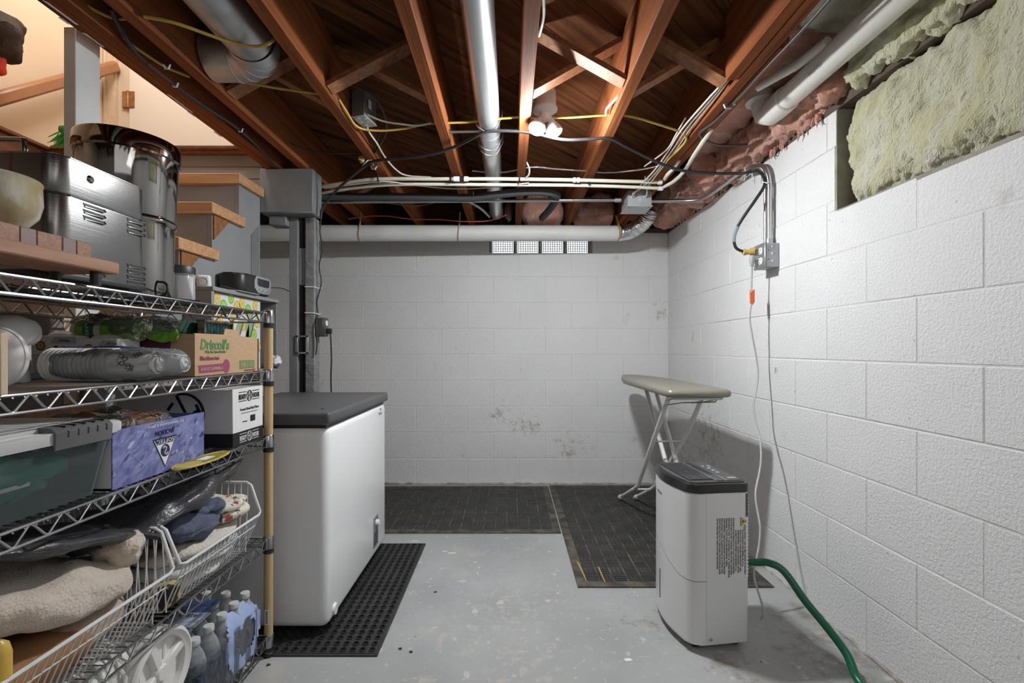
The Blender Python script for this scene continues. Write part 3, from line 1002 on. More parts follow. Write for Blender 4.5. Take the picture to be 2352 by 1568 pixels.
SHELL = mat('dehumidifier_white', (.76, .765, .77), .28)
b = B().prism(outline(), .026, .556, bev=.006)
b.obj('shell', SHELL, dh, angle=30)
zt = lambda s: .335 - .085 * (min(1, max(0, (s - .1) / .62))) ** 1.25
fp, fpo = front_profile(.0022), front_profile(.0012)
n = len(fp) - 1
def panel(lo, hi):
    return B().grid(lambda u, v: (lambda i: Vector((fp[i][0], fp[i][1], lo(i / n) * (1 - v) + hi(i / n) * v)))(round(u * n)), n, 8)
panel(lambda s: zt(s) + .0015, lambda s: .552).obj('front_cover', SHELL, dh, angle=60)
panel(lambda s: .034, lambda s: zt(s) - .0015).obj('water_bucket', SHELL, dh, angle=60)
SEAM = mat('seam_shadow_grey', (.30, .30, .31), .6)
B().tube([(fpo[i][0], fpo[i][1], zt(i / n)) for i in range(n + 1)], .0012, 5).tube([(-.0512, -HY - .0006, .034), (-.0512, -HY - .0006, .552)], .0008, 5).obj('seam_shade_tube', SEAM, dh)  # dark grey tubes stand in for the shade in the panel seams
k = 9
B().box((-.1272, .052, .148), (.006, .008, .115), bev=.002).obj('level_window', BLACK, dh)
LID = mat('dark_grey_lid', (.028, .0285, .030), .28)
LIDI = mat('dark_grey_inlay', (.075, .076, .08), .45)
b = B().prism(outline(.002), .556, .588, bev=.004)
b.obj('top_frame', LID, dh, angle=30)
B().span((vx0, vy0, .5925), (vx1, vy1, .5932)).obj('vent_shadow', BLACK, dh) if False else B().prism([(x * .955, y * .955) for x, y in outline(-.004)], .586, .593, bev=.003).obj('top_panel', LIDI, dh, angle=30)
vx0, vx1, vy0, vy1 = -.098, -.005, -.118, .128
B().span((vx0, vy0, .588), (vx1, vy1, .5938)).obj('vent_well', BLACK, dh)
for k in range(9):
    x = vx0 + (vx1 - vx0) * (k + .5) / 9
    B().box((x, (vy0 + vy1) / 2, .5955), (.003, vy1 - vy0, .006), bev=.001).obj('vent_slat', LIDI, dh)
B().span((-.003, -.135, .592), (.030, .13, .5965), bev=.002).obj('handle_bar', LIDI, dh)
B().span((.006, -.06, .594), (.024, .12, .5972), bev=.001).obj('handle_slot', BLACK, dh)
B().span((.034, -.135, .592), (.095, .132, .5962), bev=.003).obj('control_panel', LIDI, dh)
GI = mat('pale_grey_ink', (.45, .45, .46), .6)
b = B()
for (x, y, w, h) in ((.07, -.105, .03, .012), (.06, .0, .012, .012), (.06, .03, .012, .012), (.06, -.03, .012, .012), (.075, .06, .008, .02), (.05, .06, .01, .01)):
    b.span((x - w / 2, y - h / 2, .5962), (x + w / 2, y + h / 2, .5966))
b.obj('button_print', GI, dh)
b = B()
b.span((.096, -HY - .001, .47), (.104, -HY + .002, .552), bev=.001)
b.obj('grip_recess', mat('shadow_grey', (.14, .14, .145), .5), dh)
b = B()
for k in range(24):
    b.box((HX + .001, -HY + .02, .53 - .012 * k), (.006, .012, .006), bev=.001)
b.obj('rear_grille', SHELL, dh, kind='stuff')
for x in (-.07, .08):
    for y in (-.11, .11):
        B().lathe([(0, -.012), (.012, -.012), (.014, -.008), (.014, .008), (.012, .012), (0, .012)], (x, y, .014), 14, 'x').span((x - .014, y - .012, .018), (x + .014, y + .012, .03), bev=.002).obj('caster', BLACK, dh)
B().lathe([(0, -.0015), (.006, -.0015), (.006, 0)], (-.034, -HY - .0004, .045), 12, 'y').obj('screw', BOXG, dh)
B().tube([(-.04, -HY - .001, .045), (-.028, -HY - .001, .045)], .0012, 4).obj('screw_slot', BLACK, dh)
# warning text running down the side
DN = Matrix(((0, 1, 0), (0, 0, -1), (-1, 0, 0)))
lines = [("WARNING - RISK OF FIRE. DISPOSE OF PROPERLY", 1), ("IN ACCORDANCE WITH FEDERAL OR LOCAL", 1), ("REGULATIONS. FLAMMABLE REFRIGERANT USED.", 1), ("AVERTISSEMENT - RISQUE D'INCENDIE. METTEZ", 1),
         ("AU REBUT CORRECTEMENT CONFORMEMENT A LA", 1), ("REGLEMENTATION FEDERALE OU LOCALE. FLUIDE FRIGORIGENE", 0), ("INFLAMMABLE UTILISE. WARNING - RISK OF FIRE. FLAMMABLE", 0),
         ("REFRIGERANT USED. TO BE REPAIRED ONLY BY TRAINED SERVICE", 0), ("PERSONNEL. DO NOT PUNCTURE REFRIGERANT TUBING.", 0), ("AVERTISSEMENT - RISQUE D'INCENDIE. FLUIDE FRIGORIGENE", 0),
         ("INFLAMMABLE UTILISE. LES REPARATIONS NE DOIVENT ETRE", 0), ("EFFECTUEES QUE PAR DU PERSONNEL D'ENTRETIEN QUALIFIE.", 0), ("NE PAS PERFORER LES TUBES DE FLUIDE FRIGORIGENE.", 0)]
INKD = mat('label_ink', (.09, .09, .09), .6)
for k, (s, ind) in enumerate(lines):
    z0 = .468 if not ind else .425
    w = .0037 * len(s)
    text(s, (.090 - .0086 * k, -HY - .0008, z0), DN, .0078, INKD, dh, width=w, name='warning_text')
text('A2L', (.088, -HY - .0008, .443), DN, .012, INKD, dh, name='warning_text')
lb = B()
lb.prism([(.076, .468), (.099, .455), (.076, .438)], -HY - .0014, -HY - .0004, axis='y').obj('warning_triangle', mat('label_yellow', (.70, .52, .05), .5), dh)
t3 = [(.076, .468), (.099, .455), (.076, .438)]
B().tube([(x, -HY - .001, z) for x, z in t3], .0011, 4, closed=True).blob((.084, -HY - .0015, .4545), (.0045, .0008, .0035), n=4).obj('triangle_border', INKD, dh)
FL = FACE['-x']
bl_ = text('FRIGIDAIRE', (-HX - .0152, .088, .498), FL, .0125, mat('dark_grey_ink', (.12, .12, .13), .5), dh, width=.058)
for v in bl_.data.vertices:
    u_ = v.co.y / (HY - .042)
    v.co.x = -HX - .017 * (1 - u_ * u_) - .0015 - .0022 - (.0008 if v.co.x < -HX - .0152 else .0004)
dh.location = (.7185, 1.798, 0)
dh.rotation_euler = (0, 0, R(6.3))

# ------------------------------------------------------------------ ironing board
ib = thing('ironing_board', 'ironing board with a silvery beige cover standing along the block wall', 'ironing board', (.88, 2.8, 0))
cx = .877
out = [(-.15, 2.20), (-.145, 2.18), (-.13, 2.17), (.13, 2.17), (.145, 2.18), (.15, 2.20)]
hw = lambda y: .15 if y < 2.95 else .15 - .085 * ((y - 2.95) / .47) ** 1.5
ys = [2.4, 2.7, 2.95, 3.1, 3.2, 3.3, 3.38, 3.42]
out += [(hw(y), y) for y in ys] + [(.05, 3.455), (.025, 3.475), (0, 3.48), (-.025, 3.475), (-.05, 3.455)] + [(-hw(y), y) for y in ys[::-1]]
b = B()
L_ = [(.955, .836), (1.0, .842), (1.012, .855), (.995, .867), (.95, .8725), (.80, .874)]
def ring(k, z):
    return [b.bm.verts.new((cx + x * k, 2.83 + (y - 2.83) * (1 - (1 - k) * .35), z)) for x, y in out]
rings = [ring(k, z) for k, z in L_]
for p, q in zip(rings, rings[1:]):
    for i in range(len(out)):
        b.bm.faces.new((p[i], p[(i + 1) % len(out)], q[(i + 1) % len(out)], q[i]))
b.bm.faces.new(rings[0][::-1])
b.bm.faces.new(rings[-1])
b.obj('padded_cover', mat('silvery_beige_cover', (.28, .265, .22), .40, bump=.5, bs=14, metal=.25, bump2=(60, .3)), ib, angle=60)
WL = mat('off_white_leg_paint', (.70, .70, .68), .35)
B().span((cx - .11, 2.2, .826), (cx - .085, 3.2, .838)).span((cx + .085, 2.2, .826), (cx + .11, 3.2, .838)).span((cx - .11, 2.19, .822), (cx + .11, 2.215, .838)).obj('under_rail', WL, ib)
for x in (.79, .955):
    xm = .79 if x < .8 else .90
    B().tube([(x, 2.33, .832), (x, 2.6, .55), (xm, 2.86, .27), (xm - .003, 2.93, .20), (xm - .024, 3.26, .034)], .0125, 10, smooth=4).obj('leg', WL, ib)
    q = Vector((xm - .024, 3.26, .034))
    B().cyl(q + Vector((0, -.02, .01)), q + Vector((-.003, .02, -.008)), .0155, seg=12).obj('leg_cap', WHITEP, ib)
for x in (.875, .935):
    B().tube([(x, 3.06, .832), (x, 2.66, .44), (x, 2.28, .07), (x, 2.22, .034), (x - .02, 2.14, .026)], .0125, 10, smooth=4).obj('leg', WL, ib)
B().cyl((.79, 2.60, .55), (.955, 2.60, .55), .005, seg=8).obj('pivot_rod', GALV, ib)
B().cyl((.766, 2.97, .175), (.90, 2.97, .175), .006, seg=8).obj('cross_bar', WL, ib)
B().tube([(cx - .14, 2.23, .815), (cx - .12, 2.18, .83), (cx + .11, 2.18, .832), (cx + .06, 2.30, .80), (cx - .02, 2.33, .795), (cx - .14, 2.26, .79)], .003, 6).tube([(cx + .02, 2.19, .83), (cx + .025, 2.21, .81), (cx, 2.28, .80)], .003, 6).tube([(cx + .09, 2.19, .83), (cx + .09, 2.22, .81), (cx + .05, 2.30, .80)], .003, 6).obj('iron_rest', EMT, ib)
# ------------------------------------------------------------------ wire shelving unit
SX0, SX1, SY0, SY1 = -1.285, -0.837, 0.41, 1.628
SZ = [1.184, 0.983, 0.756, 0.407, 0.068]
sh = thing('wire_shelving', 'chrome wire shelving unit with tan sleeved posts beside the freezer', 'shelving', ((SX0 + SX1) / 2, (SY0 + SY1) / 2, 0))
for x in (SX0, SX1):
    for y in (SY0, SY1):
        p = B().cyl((x, y, 0.012), (x, y, SZ[0] + .012), .0145, seg=16).obj('post', TANP, sh)
        for z in SZ:
            c_ = B().lathe([(.0165, z - .036), (.019, z - .034), (.017, z + .006), (.0155, z + .008)], (x, y, 0), 16)
            co_ = c_.obj('collar', CHROME, sh)
            B().box((x + (.0 if x < -1 else .0), y - .018, z - .015), (.009, .006, .040), bev=.002).obj('bracket', CHROME, co_)
            B().lathe([(.0172, z - .05), (.0172, z - .036), (.015, z - .036)], (x, y, 0), 16).obj('clip', BLACK, co_)
        B().lathe([(0, 0), (.018, 0), (.018, .012), (.012, .016), (0, .016)], (x, y, 0), 12).obj('foot', BLACK, p)
lbp = B().span((SX1 - .006, SY1 - .0152, .115), (SX1 + .008, SY1 - .0143, .165)).obj('bar_code_label', PAPER, sh)
bq = B()
for k in range(9):
    bq.span((SX1 - .003, SY1 - .0156, .12 + .0048 * k), (SX1 + .005, SY1 - .0152, .1225 + .0048 * k))
bq.obj('bar_code', INK, sh)
for z in SZ:
    zl = z - .031
    f = B()
    for x in (SX0, SX1):
        f.tube([(x, SY0 + .01, z), (x, SY1 - .01, z)], .0032, 7).tube([(x, SY0 + .01, zl), (x, SY1 - .01, zl)], .0032, 7)
    for y in (SY0, SY1):
        f.tube([(SX0 + .01, y, z), (SX1 - .01, y, z)], .0032, 7).tube([(SX0 + .01, y, zl), (SX1 - .01, y, zl)], .0032, 7)
    fo = f.obj('shelf', CHROME, sh)
    zz = B()
    for x in (SX0, SX1):
        pts = []
        y, up = SY0 + .02, False
        while y < SY1 - .015:
            if up: pts += [(x, y - .003, z - .002), (x, y + .003, z - .002)]
            else: pts += [(x, y - .003, zl + .002), (x, y + .003, zl + .002)]
            up = not up
            y += .03
        zz.tube(pts, .0023, 6)
    for y in (SY0, SY1):
        pts, x, up = [], SX0 + .02, False
        while x < SX1 - .015:
            pts.append((x, y, z - .002 if up else zl + .002))
            up = not up
            x += .03
        zz.tube(pts, .0023, 6)
    zz.obj('truss_wire', CHROME, fo)
    w = B()
    y = SY0 + .02
    while y < SY1 - .01:
        w.tube([(SX0, y, z + .001), (SX1 - .001, y, z + .001), (SX1 + .0015, y, z - .006)], .0016, 5)
        y += .02
    for x in (SX0 + .11, SX0 + .225, SX0 + .34):
        w.tube([(x, SY0, z - .003), (x, SY1, z - .003)], .0028, 6)
    w.obj('deck_wires', CHROME, fo, kind='stuff')
T1, T2, T3, T4, T5 = [z + .003 for z in SZ]

# --- top shelf
ap = thing('countertop_appliance', 'brushed stainless box appliance with louvred side on the top shelf', 'appliance', (-1.05, 1.09, T1))
AX, AY0, AY1, AZ0, AZ1 = -.92, .952, 1.196, 1.212, 1.462


def rrect(x0, x1, y0, y1, r, n=6, corners=(1, 1, 1, 1)):
    pts = []
    for (cx_, cy_, a0, on) in ((x1 - r, y0 + r, -90, corners[0]), (x1 - r, y1 - r, 0, corners[1]), (x0 + r, y1 - r, 90, corners[2]), (x0 + r, y0 + r, 180, corners[3])):
        for k in range(n + 1):
            a = R(a0 + 90 * k / n)
            pts.append((cx_ + r * math.cos(a), cy_ + r * math.sin(a)))
    return pts


pf = rrect(-1.25, AX, AY0, AY1, .032)
B().prism(pf, AZ0 + .006, AZ1 - .082, bev=.002).obj('body_shell', STEEL, ap, angle=30)
B().prism(pf, AZ1 - .080, AZ1, bev=.004).obj('lid', STEEL, ap, angle=30)
B().prism(rrect(-1.248, AX - .003, AY0 + .002, AY1 - .002, .03), AZ1 - .084, AZ1 - .078).obj('lid_gap', BLACK, ap)
B().prism(rrect(-1.26, AX + .006, AY0 - .03, AY1 + .004, .03), AZ0 - .006, AZ0 + .006, bev=.003).obj('base_plate', BLACK, ap, angle=30)
lv = 0
for (y0, z0, n_) in ((1.012, 1.372, 3), (1.128, 1.372, 3), (1.012, 1.252, 3), (1.128, 1.262, 5)):
    for k in range(n_):
        zc = z0 - .0135 * k
        s = B().prism([(y0, zc + .004), (y0 + .052, zc + .004), (y0 + .056, zc), (y0 + .052, zc - .003), (y0 + .003, zc - .003)], AX - .002, AX + .0008, axis='x').obj('louvre', BLACK, ap)
        B().tube([(AX + .001, y0 + .004, zc - .0035), (AX + .0035, y0 + .052, zc - .003), (AX + .002, y0 + .056, zc), (AX + .001, y0 + .052, zc + .004)], .0013, 5).obj('louvre_lip', STEEL, s)
B().lathe([(0, .004), (.006, .004), (.009, 0)], (AX, 1.03, AZ1 - .03), 12, 'x').obj('rivet', POLISH, ap)
B().tube([(-1.16, AY0 + .03, AZ1 - .002), (-1.16, AY0 + .03, AZ1 + .028), (-1.15, AY0 + .03, AZ1 + .036), (-1.03, AY0 + .03, AZ1 + .036), (-1.015, AY0 + .03, AZ1 + .028), (-1.013, AY0 + .03, AZ1 - .002)], .0055, 10, smooth=4).obj('handle', POLISH, ap)
B().span((-1.014, AY0 - .0015, AZ1 - .078), (-1.011, AY0 + .002, AZ1 - .002)).obj('lid_seam', mat('dark_red_seam', (.20, .02, .03), .4), ap)
for x, y in ((-.95, .97), (-1.22, .97), (-.95, 1.17), (-1.22, 1.17)):
    B().lathe([(0, T1), (.011, T1), (.016, AZ0 - .004), (0, AZ0 - .004)], (x, y, 0), 14).obj('foot', mat('grey_foot', (.12, .12, .12), .5), ap)

cn = thing('steel_canister', 'tall polished two-tier steel canister behind the stainless appliance', 'canister', (-1.075, 1.325, T1))
cc = (-1.075, 1.325, 0)
B().lathe([(0, T1), (.103, T1), (.106, T1 + .006), (.106, 1.405), (.112, 1.412), (.113, 1.418), (.110, 1.424), (.0, 1.424)], cc, 48).obj('base_chamber', POLISH, cn)
B().lathe([(0, 1.424), (.106, 1.424), (.109, 1.43), (.117, 1.600), (.117, 1.606)], cc, 48).obj('top_chamber', POLISH, cn)
B().lathe([(.1175, 1.592), (.1225, 1.596), (.1225, 1.606), (.1215, 1.634), (.119, 1.640), (0, 1.643)], cc, 48).obj('lid', POLISH, cn)

cb = thing('cutting_board', 'reddish wooden board along the top shelf edge', 'board', (-.86, .7, T1))
B().span((-.915, .42, 1.2135), (-.803, .968, 1.2375), bev=.003).obj('plank_body', mat('reddish_board_wood', (.42, .22, .13), .5, col2=(.34, .16, .09), vs=4, stretch=(14, 1.5, 14)), cb)
for y in (.5, .93):
    for x in (-.90, -.82):
        B().cyl((x, y, T1 - .001), (x, y, 1.2138), .009, seg=10).obj('foot', BLACK, cb)
bk = thing('butcher_block', 'checkered end grain butcher block strip lying on the reddish board', 'board', (-.86, .7, 1.2375))
W1 = mat('maple_grain', (.36, .18, .10), .5, col2=(.25, .115, .06), vs=18, stretch=(1, 3, 6), distort=2)
W2 = mat('walnut_grain', (.20, .13, .12), .5, col2=(.25, .165, .15), vs=18)
y = .44
k = 0
while y < .905:
    w = .046 if k % 2 == 0 else .028
    w = min(w, .915 - y)
    B().span((-.905, y + .0004, 1.2377), (-.815, y + w - .0004, 1.2655), bev=.0012).obj('block', W1 if k % 2 == 0 else W2, bk)
    y += w
    k += 1
bw = thing('stoneware_bowl', 'mottled cream stoneware bowl on the checkered butcher block', 'bowl', (-.885, .80, 1.266))
B().lathe([(0, 1.2665), (.038, 1.2665), (.044, 1.272), (.060, 1.292), (.0655, 1.315), (.064, 1.345), (.0655, 1.352), (.063, 1.355), (.060, 1.345), (.060, 1.31), (.04, 1.28), (0, 1.276)], (-.885, .80, 0), 40) \
    .obj('pot', mat('mottled_glaze', (.50, .47, .36), .22, col2=(.36, .27, .13), vs=16, bump=.3, bs=40, spots=[((.62, .60, .52), 22, .5, .65)], stretch=(1, 1, .6)), bw)

CLEAR = film('clear_plastic', (.9, .9, .9), .86, .08)
jr = thing('clear_jar', 'clear plastic jar with a black lid beside the steel canister', 'jar', (-1.03, 1.455, T1))
B().lathe([(0, T1), (.043, T1), (.046, T1 + .004), (.046, 1.294), (.043, 1.298)], (-1.03, 1.455, 0), 28).obj('jar_body', CLEAR, jr)
B().lathe([(.0465, 1.293), (.0475, 1.293), (.0475, 1.312), (.046, 1.315), (0, 1.315)], (-1.03, 1.455, 0), 28).obj('lid', BLACK, jr)
B().span((-1.063, 1.43, T1 + .005), (-1.038, 1.48, 1.285), bev=.004).obj('white_scoop', WHITEP, jr)
B().lathe([(0, T1 + .004), (.026, T1 + .004), (.026, 1.285), (0, 1.285)], (-1.012, 1.455, 0), 16).obj('inner_cup', film('milky_plastic', (.85, .85, .83), .45, .3), jr)
sc_ = thing('scissors', 'scissors with black ring handles lying on the top shelf by the jar', 'scissors', (-.90, 1.33, T1))
q = P(368, 664, 1.30)
B().tube([q + Vector((.021 * math.cos(a), .012 * math.sin(a) * .3, .021 * math.sin(a))) for a in [2 * PI * k / 16 for k in range(16)]], .0035, 7, closed=True).obj('ring_handle', BLACK, sc_)
B().tube([q + Vector((-.02, 0, -.012)), q + Vector((.02, .02, -.026)), q + Vector((.07, .06, -.030))], .005, 6).obj('shank', BLACKS, sc_)

# --- second shelf
DY0, DY1, DX = 1.285, 1.612, -.862
bx = thing('blackberry_carton', 'open brown berry carton with green script lettering on the second shelf', 'box', (-1.0, 1.46, T2))
CARDI = CARD
t_ = .004
ZB = 1.104
B().prism([(DY0, T2), (DY1, T2), (DY1, ZB - .008), (1.5, ZB - .002), (1.495, ZB + .012), (1.49, ZB + .016), (1.425, ZB + .018), (1.42, ZB + .014), (1.415, ZB), (DY0, ZB)], DX - t_, DX, axis='x').obj('side_panel', CARD, bx, smooth=False)
B().span((DX - .30, DY0, T2), (DX - .304, DY1, ZB)).obj('side_panel', CARD, bx, smooth=False)
B().span((DX - .30, DY0, T2), (DX - t_ - .0005, DY0 + t_, ZB - .002)).obj('end_panel', CARD, bx, smooth=False)
B().span((DX - .30, DY1 - t_, T2), (DX - t_ - .0005, DY1, ZB - .008)).obj('end_panel', CARD, bx, smooth=False)
B().span((DX - .30, DY0 + t_, T2), (DX - t_, DY1 - t_, T2 + .003)).obj('base_panel', CARD, bx, smooth=False)
GRN = mat('green_ink', (.10, .26, .09), .7)
BER = mat('berry_ink', (.30, .06, .13), .7)
XP = DX + .0008
text("Driscoll's", (XP, 1.307, 1.060), '+x', .041, GRN, bx, width=.132, shear=.12, weight=.0012)
text('Only the Finest Berries', (XP, 1.326, 1.049), '+x', .0115, GRN, bx, width=.098)
text('Blackberries', (XP, 1.305, 1.029), '+x', .0165, BER, bx, width=.086, weight=.0003)
B().prism([(1.299, 1.015), (1.415, 1.018), (1.415, .995), (1.303, .993)], DX, XP, axis='x').prism([(1.427 + .0165 * math.cos(a), 1.009 + .021 * math.sin(a)) for a in [2 * PI * k / 18 for k in range(18)]], DX, XP + .0002, axis='x').obj('berry_print', BER, bx)
text('8-18 OZ CLAMSHELLS', (XP + .0005, 1.309, 1.0), '+x', .012, mat('pale_card_ink', (.62, .50, .38), .8), bx, width=.098)
b = B().span((DX, 1.497, .998), (XP, 1.583, 1.024))
b.obj('green_print', GRN, bx)
b = B()
rr = random.Random(5)
for k in range(22):
    y = 1.506 + .0031 * k
    b.span((XP, y, 1.002), (XP + .0004, y + rr.choice((.0008, .0014, .0018)), 1.020))
b.obj('bar_code', CARD, bx)
text('PERISHABLE KEEP REFRIGERATED', (XP, 1.522, .990), '+x', .005, BER, bx, width=.05)
B().span((DX, 1.575, .986), (XP, 1.587, .995)).obj('corner_print', BER, bx)
B().blob((DX - .11, DY0 - .0004, 1.075), (.045, .0008, .03), n=6, p=2.5).obj('dark_berry_print', mat('dark_berry_ink', (.12, .02, .04), .8), bx)
B().span((DX - .16, DY0 - .0006, 1.035), (DX - .04, DY0, 1.042)).obj('dark_green_print', mat('dark_green_ink', (.03, .10, .04), .8), bx)

tb = thing('teal_tray', 'dark teal wavy tray pack with a torn paper edge standing in the berry carton', 'package', (-.95, 1.46, T2 + .004))
TEAL = mat('dark_teal_foil', (.015, .085, .075), .4)
b = B()
for k in range(9):
    b.cyl((-.905, 1.388 + .0145 * k, 1.0), (-.905, 1.388 + .0145 * k, 1.140), .0085, seg=10)
b.obj('wavy_insert', TEAL, tb)
B().span((-.998, 1.31, .992), (-.93, 1.505, 1.142), bev=.002).obj('tray_box', mat('dark_green_card', (.01, .06, .035), .6), tb)
b = B().span((-.918, 1.374, 1.138), (-.892, 1.515, 1.147)).span((-.913, 1.373, 1.0), (-.893, 1.379, 1.142)).span((-.913, 1.511, 1.0), (-.893, 1.517, 1.142))
b.obj('torn_edge', mat('torn_paper', (.10, .08, .055), .9, col2=(.30, .26, .18), vs=60), tb)
gb_ = thing('green_bag', 'bright green striped trash bag roll in clear wrap across the carton top', 'bag', (-1.07, 1.235, 1.11))
GR1, GR2 = mat('bright_green_film', (.16, .40, .03), .35), mat('deep_green_film', (.02, .15, .10), .35)
xs0 = (186 - CX) * 1.26 / F
for (a, bb_, m_, nm) in ((0, .012, mat('pale_green_film', (.55, .62, .5), .4), 'pale_band'), (.0125, .034, GR1, 'green_band'), (.0345, .060, GR2, 'deep_band'), (.0605, .078, mat('pale_green_film', (.55, .62, .5)), 'pale_band'), (.0785, .112, GR1, 'green_band'), (.1125, .165, mat('olive_film', (.28, .34, .14), .3), 'olive_band')):
    B().lathe([(0, a), (.0285, a + .0005), (.0295, (a + bb_) / 2), (.0285, bb_ - .0005), (0, bb_)], (xs0, 1.255, 1.110), 20, 'x').obj(nm, m_, gb_)
text('HEAVY DUTY', (xs0 + .052, 1.2245, 1.086), Matrix(((0, -1, 0), (0, 0, -1), (1, 0, 0))), .014, mat('pale_green_film', (.55, .62, .5)), gb_)
B().blob((xs0 + .12, 1.262, 1.122), (.145, .045, .034), p=3, amp=.018, freq=16, n=16, seed=4, ridge=True).obj('clear_wrap', film('crinkled_wrap', (.4, .4, .4), .96, .05, .6, 50), gb_)
cd = thing('candy_bag', 'lime green bag with red print drooping over the berry carton edge', 'bag', (-.93, 1.28, 1.1))
B().blob((-.940, 1.272, 1.098), (.046, .010, .022), p=3.5, amp=.014, freq=22, n=14, seed=8, ridge=True).obj('bag_film', mat('lime_film', (.17, .44, .035), .35, spots=[((.55, .06, .04), 45, .62, .66), ((.01, .10, .05), 40, .66, .70)]), cd)

for (lab, x0, x1, y0, y1, zz) in (('white light bulb box with a full gold seal beside the white domes', -1.226, -1.104, 1.20, 1.275, 1.095), ('white light bulb box half hidden by the wrapped cups', -1.1035, -1.004, 1.20, 1.275, 1.087)):
    lb = thing('bulb_box', lab, 'box', ((x0 + x1) / 2, (y0 + y1) / 2, T2), 'light bulb boxes')
    B().span((x0, y0, T2 + .012), (x1, y1, zz), bev=.001).obj('carton', PAPER, lb)
    B().span((x0, y0 - .0004, T2), (x1, y1, T2 + .012)).obj('blue_band', mat('pale_blue_card', (.34, .44, .56), .7), lb)
    w = x1 - x0
    B().lathe([(0, -.0009), (.0135, -.0009), (.0135, 0)], (x0 + .028, y0, zz - .026), 8, 'y').obj('gold_seal', mat('gold_print', (.62, .38, .14), .5), lb)
    B().lathe([(.009, -.0012), (.0115, -.0012)], (x0 + .028, y0, zz - .026), 16, 'y').obj('seal_ring', mat('seal_brown', (.14, .06, .03), .6), lb)
    text('1', (x0 + .0255, y0 - .0011, zz - .031), '-y', .013, mat('seal_brown', (.14, .06, .03)), lb)
    B().prism([(x0 + .052, zz - .02), (w + x0 - .004, zz - .02), (w + x0 - .004, zz - .004), (x0 + .062, zz - .004)], y0 - .0004, y0, axis='y').obj('grey_swoosh', mat('light_grey_print', (.52, .52, .53), .7), lb)
    text('GT-Lite', (x0 + .074, y0 - .0008, zz - .0155), '-y', .0085, INK, lb)
    B().span((x0 + .062, y0 - .0006, zz - .056), (x0 + .071, y0, zz - .026)).obj('navy_tab', mat('navy_print', (.02, .04, .10), .6), lb)
    text('Lighting Facts', (x0 + .073, y0 - .0007, zz - .034), '-y', .0065, INK, lb, width=.033)
    b = B()
    for k in range(16):
        b.span((x0 + .008, y0 - .0005, zz - .05 - .0032 * k), (x0 + .008 + .05 * (1 - .18 * ((k * 7) % 5 == 0)), y0, zz - .0488 - .0032 * k))
    b.obj('small_print', mat('small_print_ink', (.22, .22, .22), .8), lb)
    B().blob(((x0 + x1) / 2, y0 + .03, zz), (.036, .028, .012), p=2, n=8).obj('clear_dome', film('milky_plastic', (.85, .85, .83)), lb)
    B().span((x0, y0, T2 - .0002), (x0 + .001, y0 + .001, T2)).obj('glue_dot', PAPER, lb) if False else None
cx2 = thing('small_carton', 'small brown carton at the back of the second shelf by the pale post', 'box', (-1.22, 1.36, T2))
B().span((-1.26, 1.33, T2), (-1.20, 1.40, 1.098)).obj('carton', CARD, cx2)
B().span((-1.2005, 1.335, 1.06), (-1.1995, 1.395, 1.095)).obj('carton_end', mat('orange_card', (.36, .17, .07), .8), cx2)

cp_ = thing('foam_cup_pack', 'clear bag of nested white foam cups lying across the second shelf', 'cups', (-.93, 1.13, T2))
FOAMW = mat('white_foam', (.74, .74, .72), .6)
RIMP = lambda r, x: [(r + .0016, x), (r + .0022, x + .0014), (r + .0016, x + .0032), (r, x + .0036), (r - .0013, x + .0115)]
za = T2 + .043
for (yc_, x0, n_, r, L) in ((1.085, -1.055, 15, .0362, .100), (1.168, -1.02, 12, .0355, .098)):
    for k in range(n_):
        xx = x0 + .0105 * k
        prof = RIMP(r, xx) if k < n_ - 1 else [(r + .0016, xx), (r + .0022, xx + .0014), (r + .0016, xx + .0032), (r, xx + .0036), (r - .0145, xx + L - .002), (r - .016, xx + L), (r - .018, xx + L - .003), (0, xx + L - .003)]
        B().lathe(prof, (0, yc_, T2 + r + .003), 26, 'x').obj('foam_cup', FOAMW, cp_)
xe = -1.055 + .0105 * 14
for (dx, a, s) in ((.032, 200, 1.0), (.058, 232, .8), (.05, 168, .7)):
    rr_ = .0362 - (.0145 / .10) * dx + .0006
    x = xe + dx
    b = B()
    for j in range(5):
        aa = R(a) + .30 * s * math.cos(2 * PI * j / 5)
        xx = x + .011 * s * math.sin(2 * PI * j / 5)
        b.tube([(xx + .0055 * s * math.sin(t), 1.085 + rr_ * math.cos(aa + .14 * s * math.cos(t)), T2 + .0392 + rr_ * math.sin(-(aa + .14 * s * math.cos(t)))) for t in [2 * PI * u / 10 for u in range(10)]], .0009, 4, closed=True)
    b.obj('flower_print', mat('grey_flower_ink', (.10, .10, .13), .7), cp_)
B().blob((-.935, 1.126, T2 + .0395), (.138, .090, .0400), p=3.4, amp=.006, freq=18, n=14, seed=2, ridge=True).obj('bag_film', film('cup_bag_film', (.4, .4, .42), .985, .05, .3, 45), cp_)
B().blob((-.985, 1.14, T2 + .0785), (.085, .035, .002), p=4, n=8, amp=.004, freq=25, seed=9).obj('printed_band', mat('blue_violet_print', (.07, .08, .22), .35), cp_, label='blue printed strip along the top of the bag')

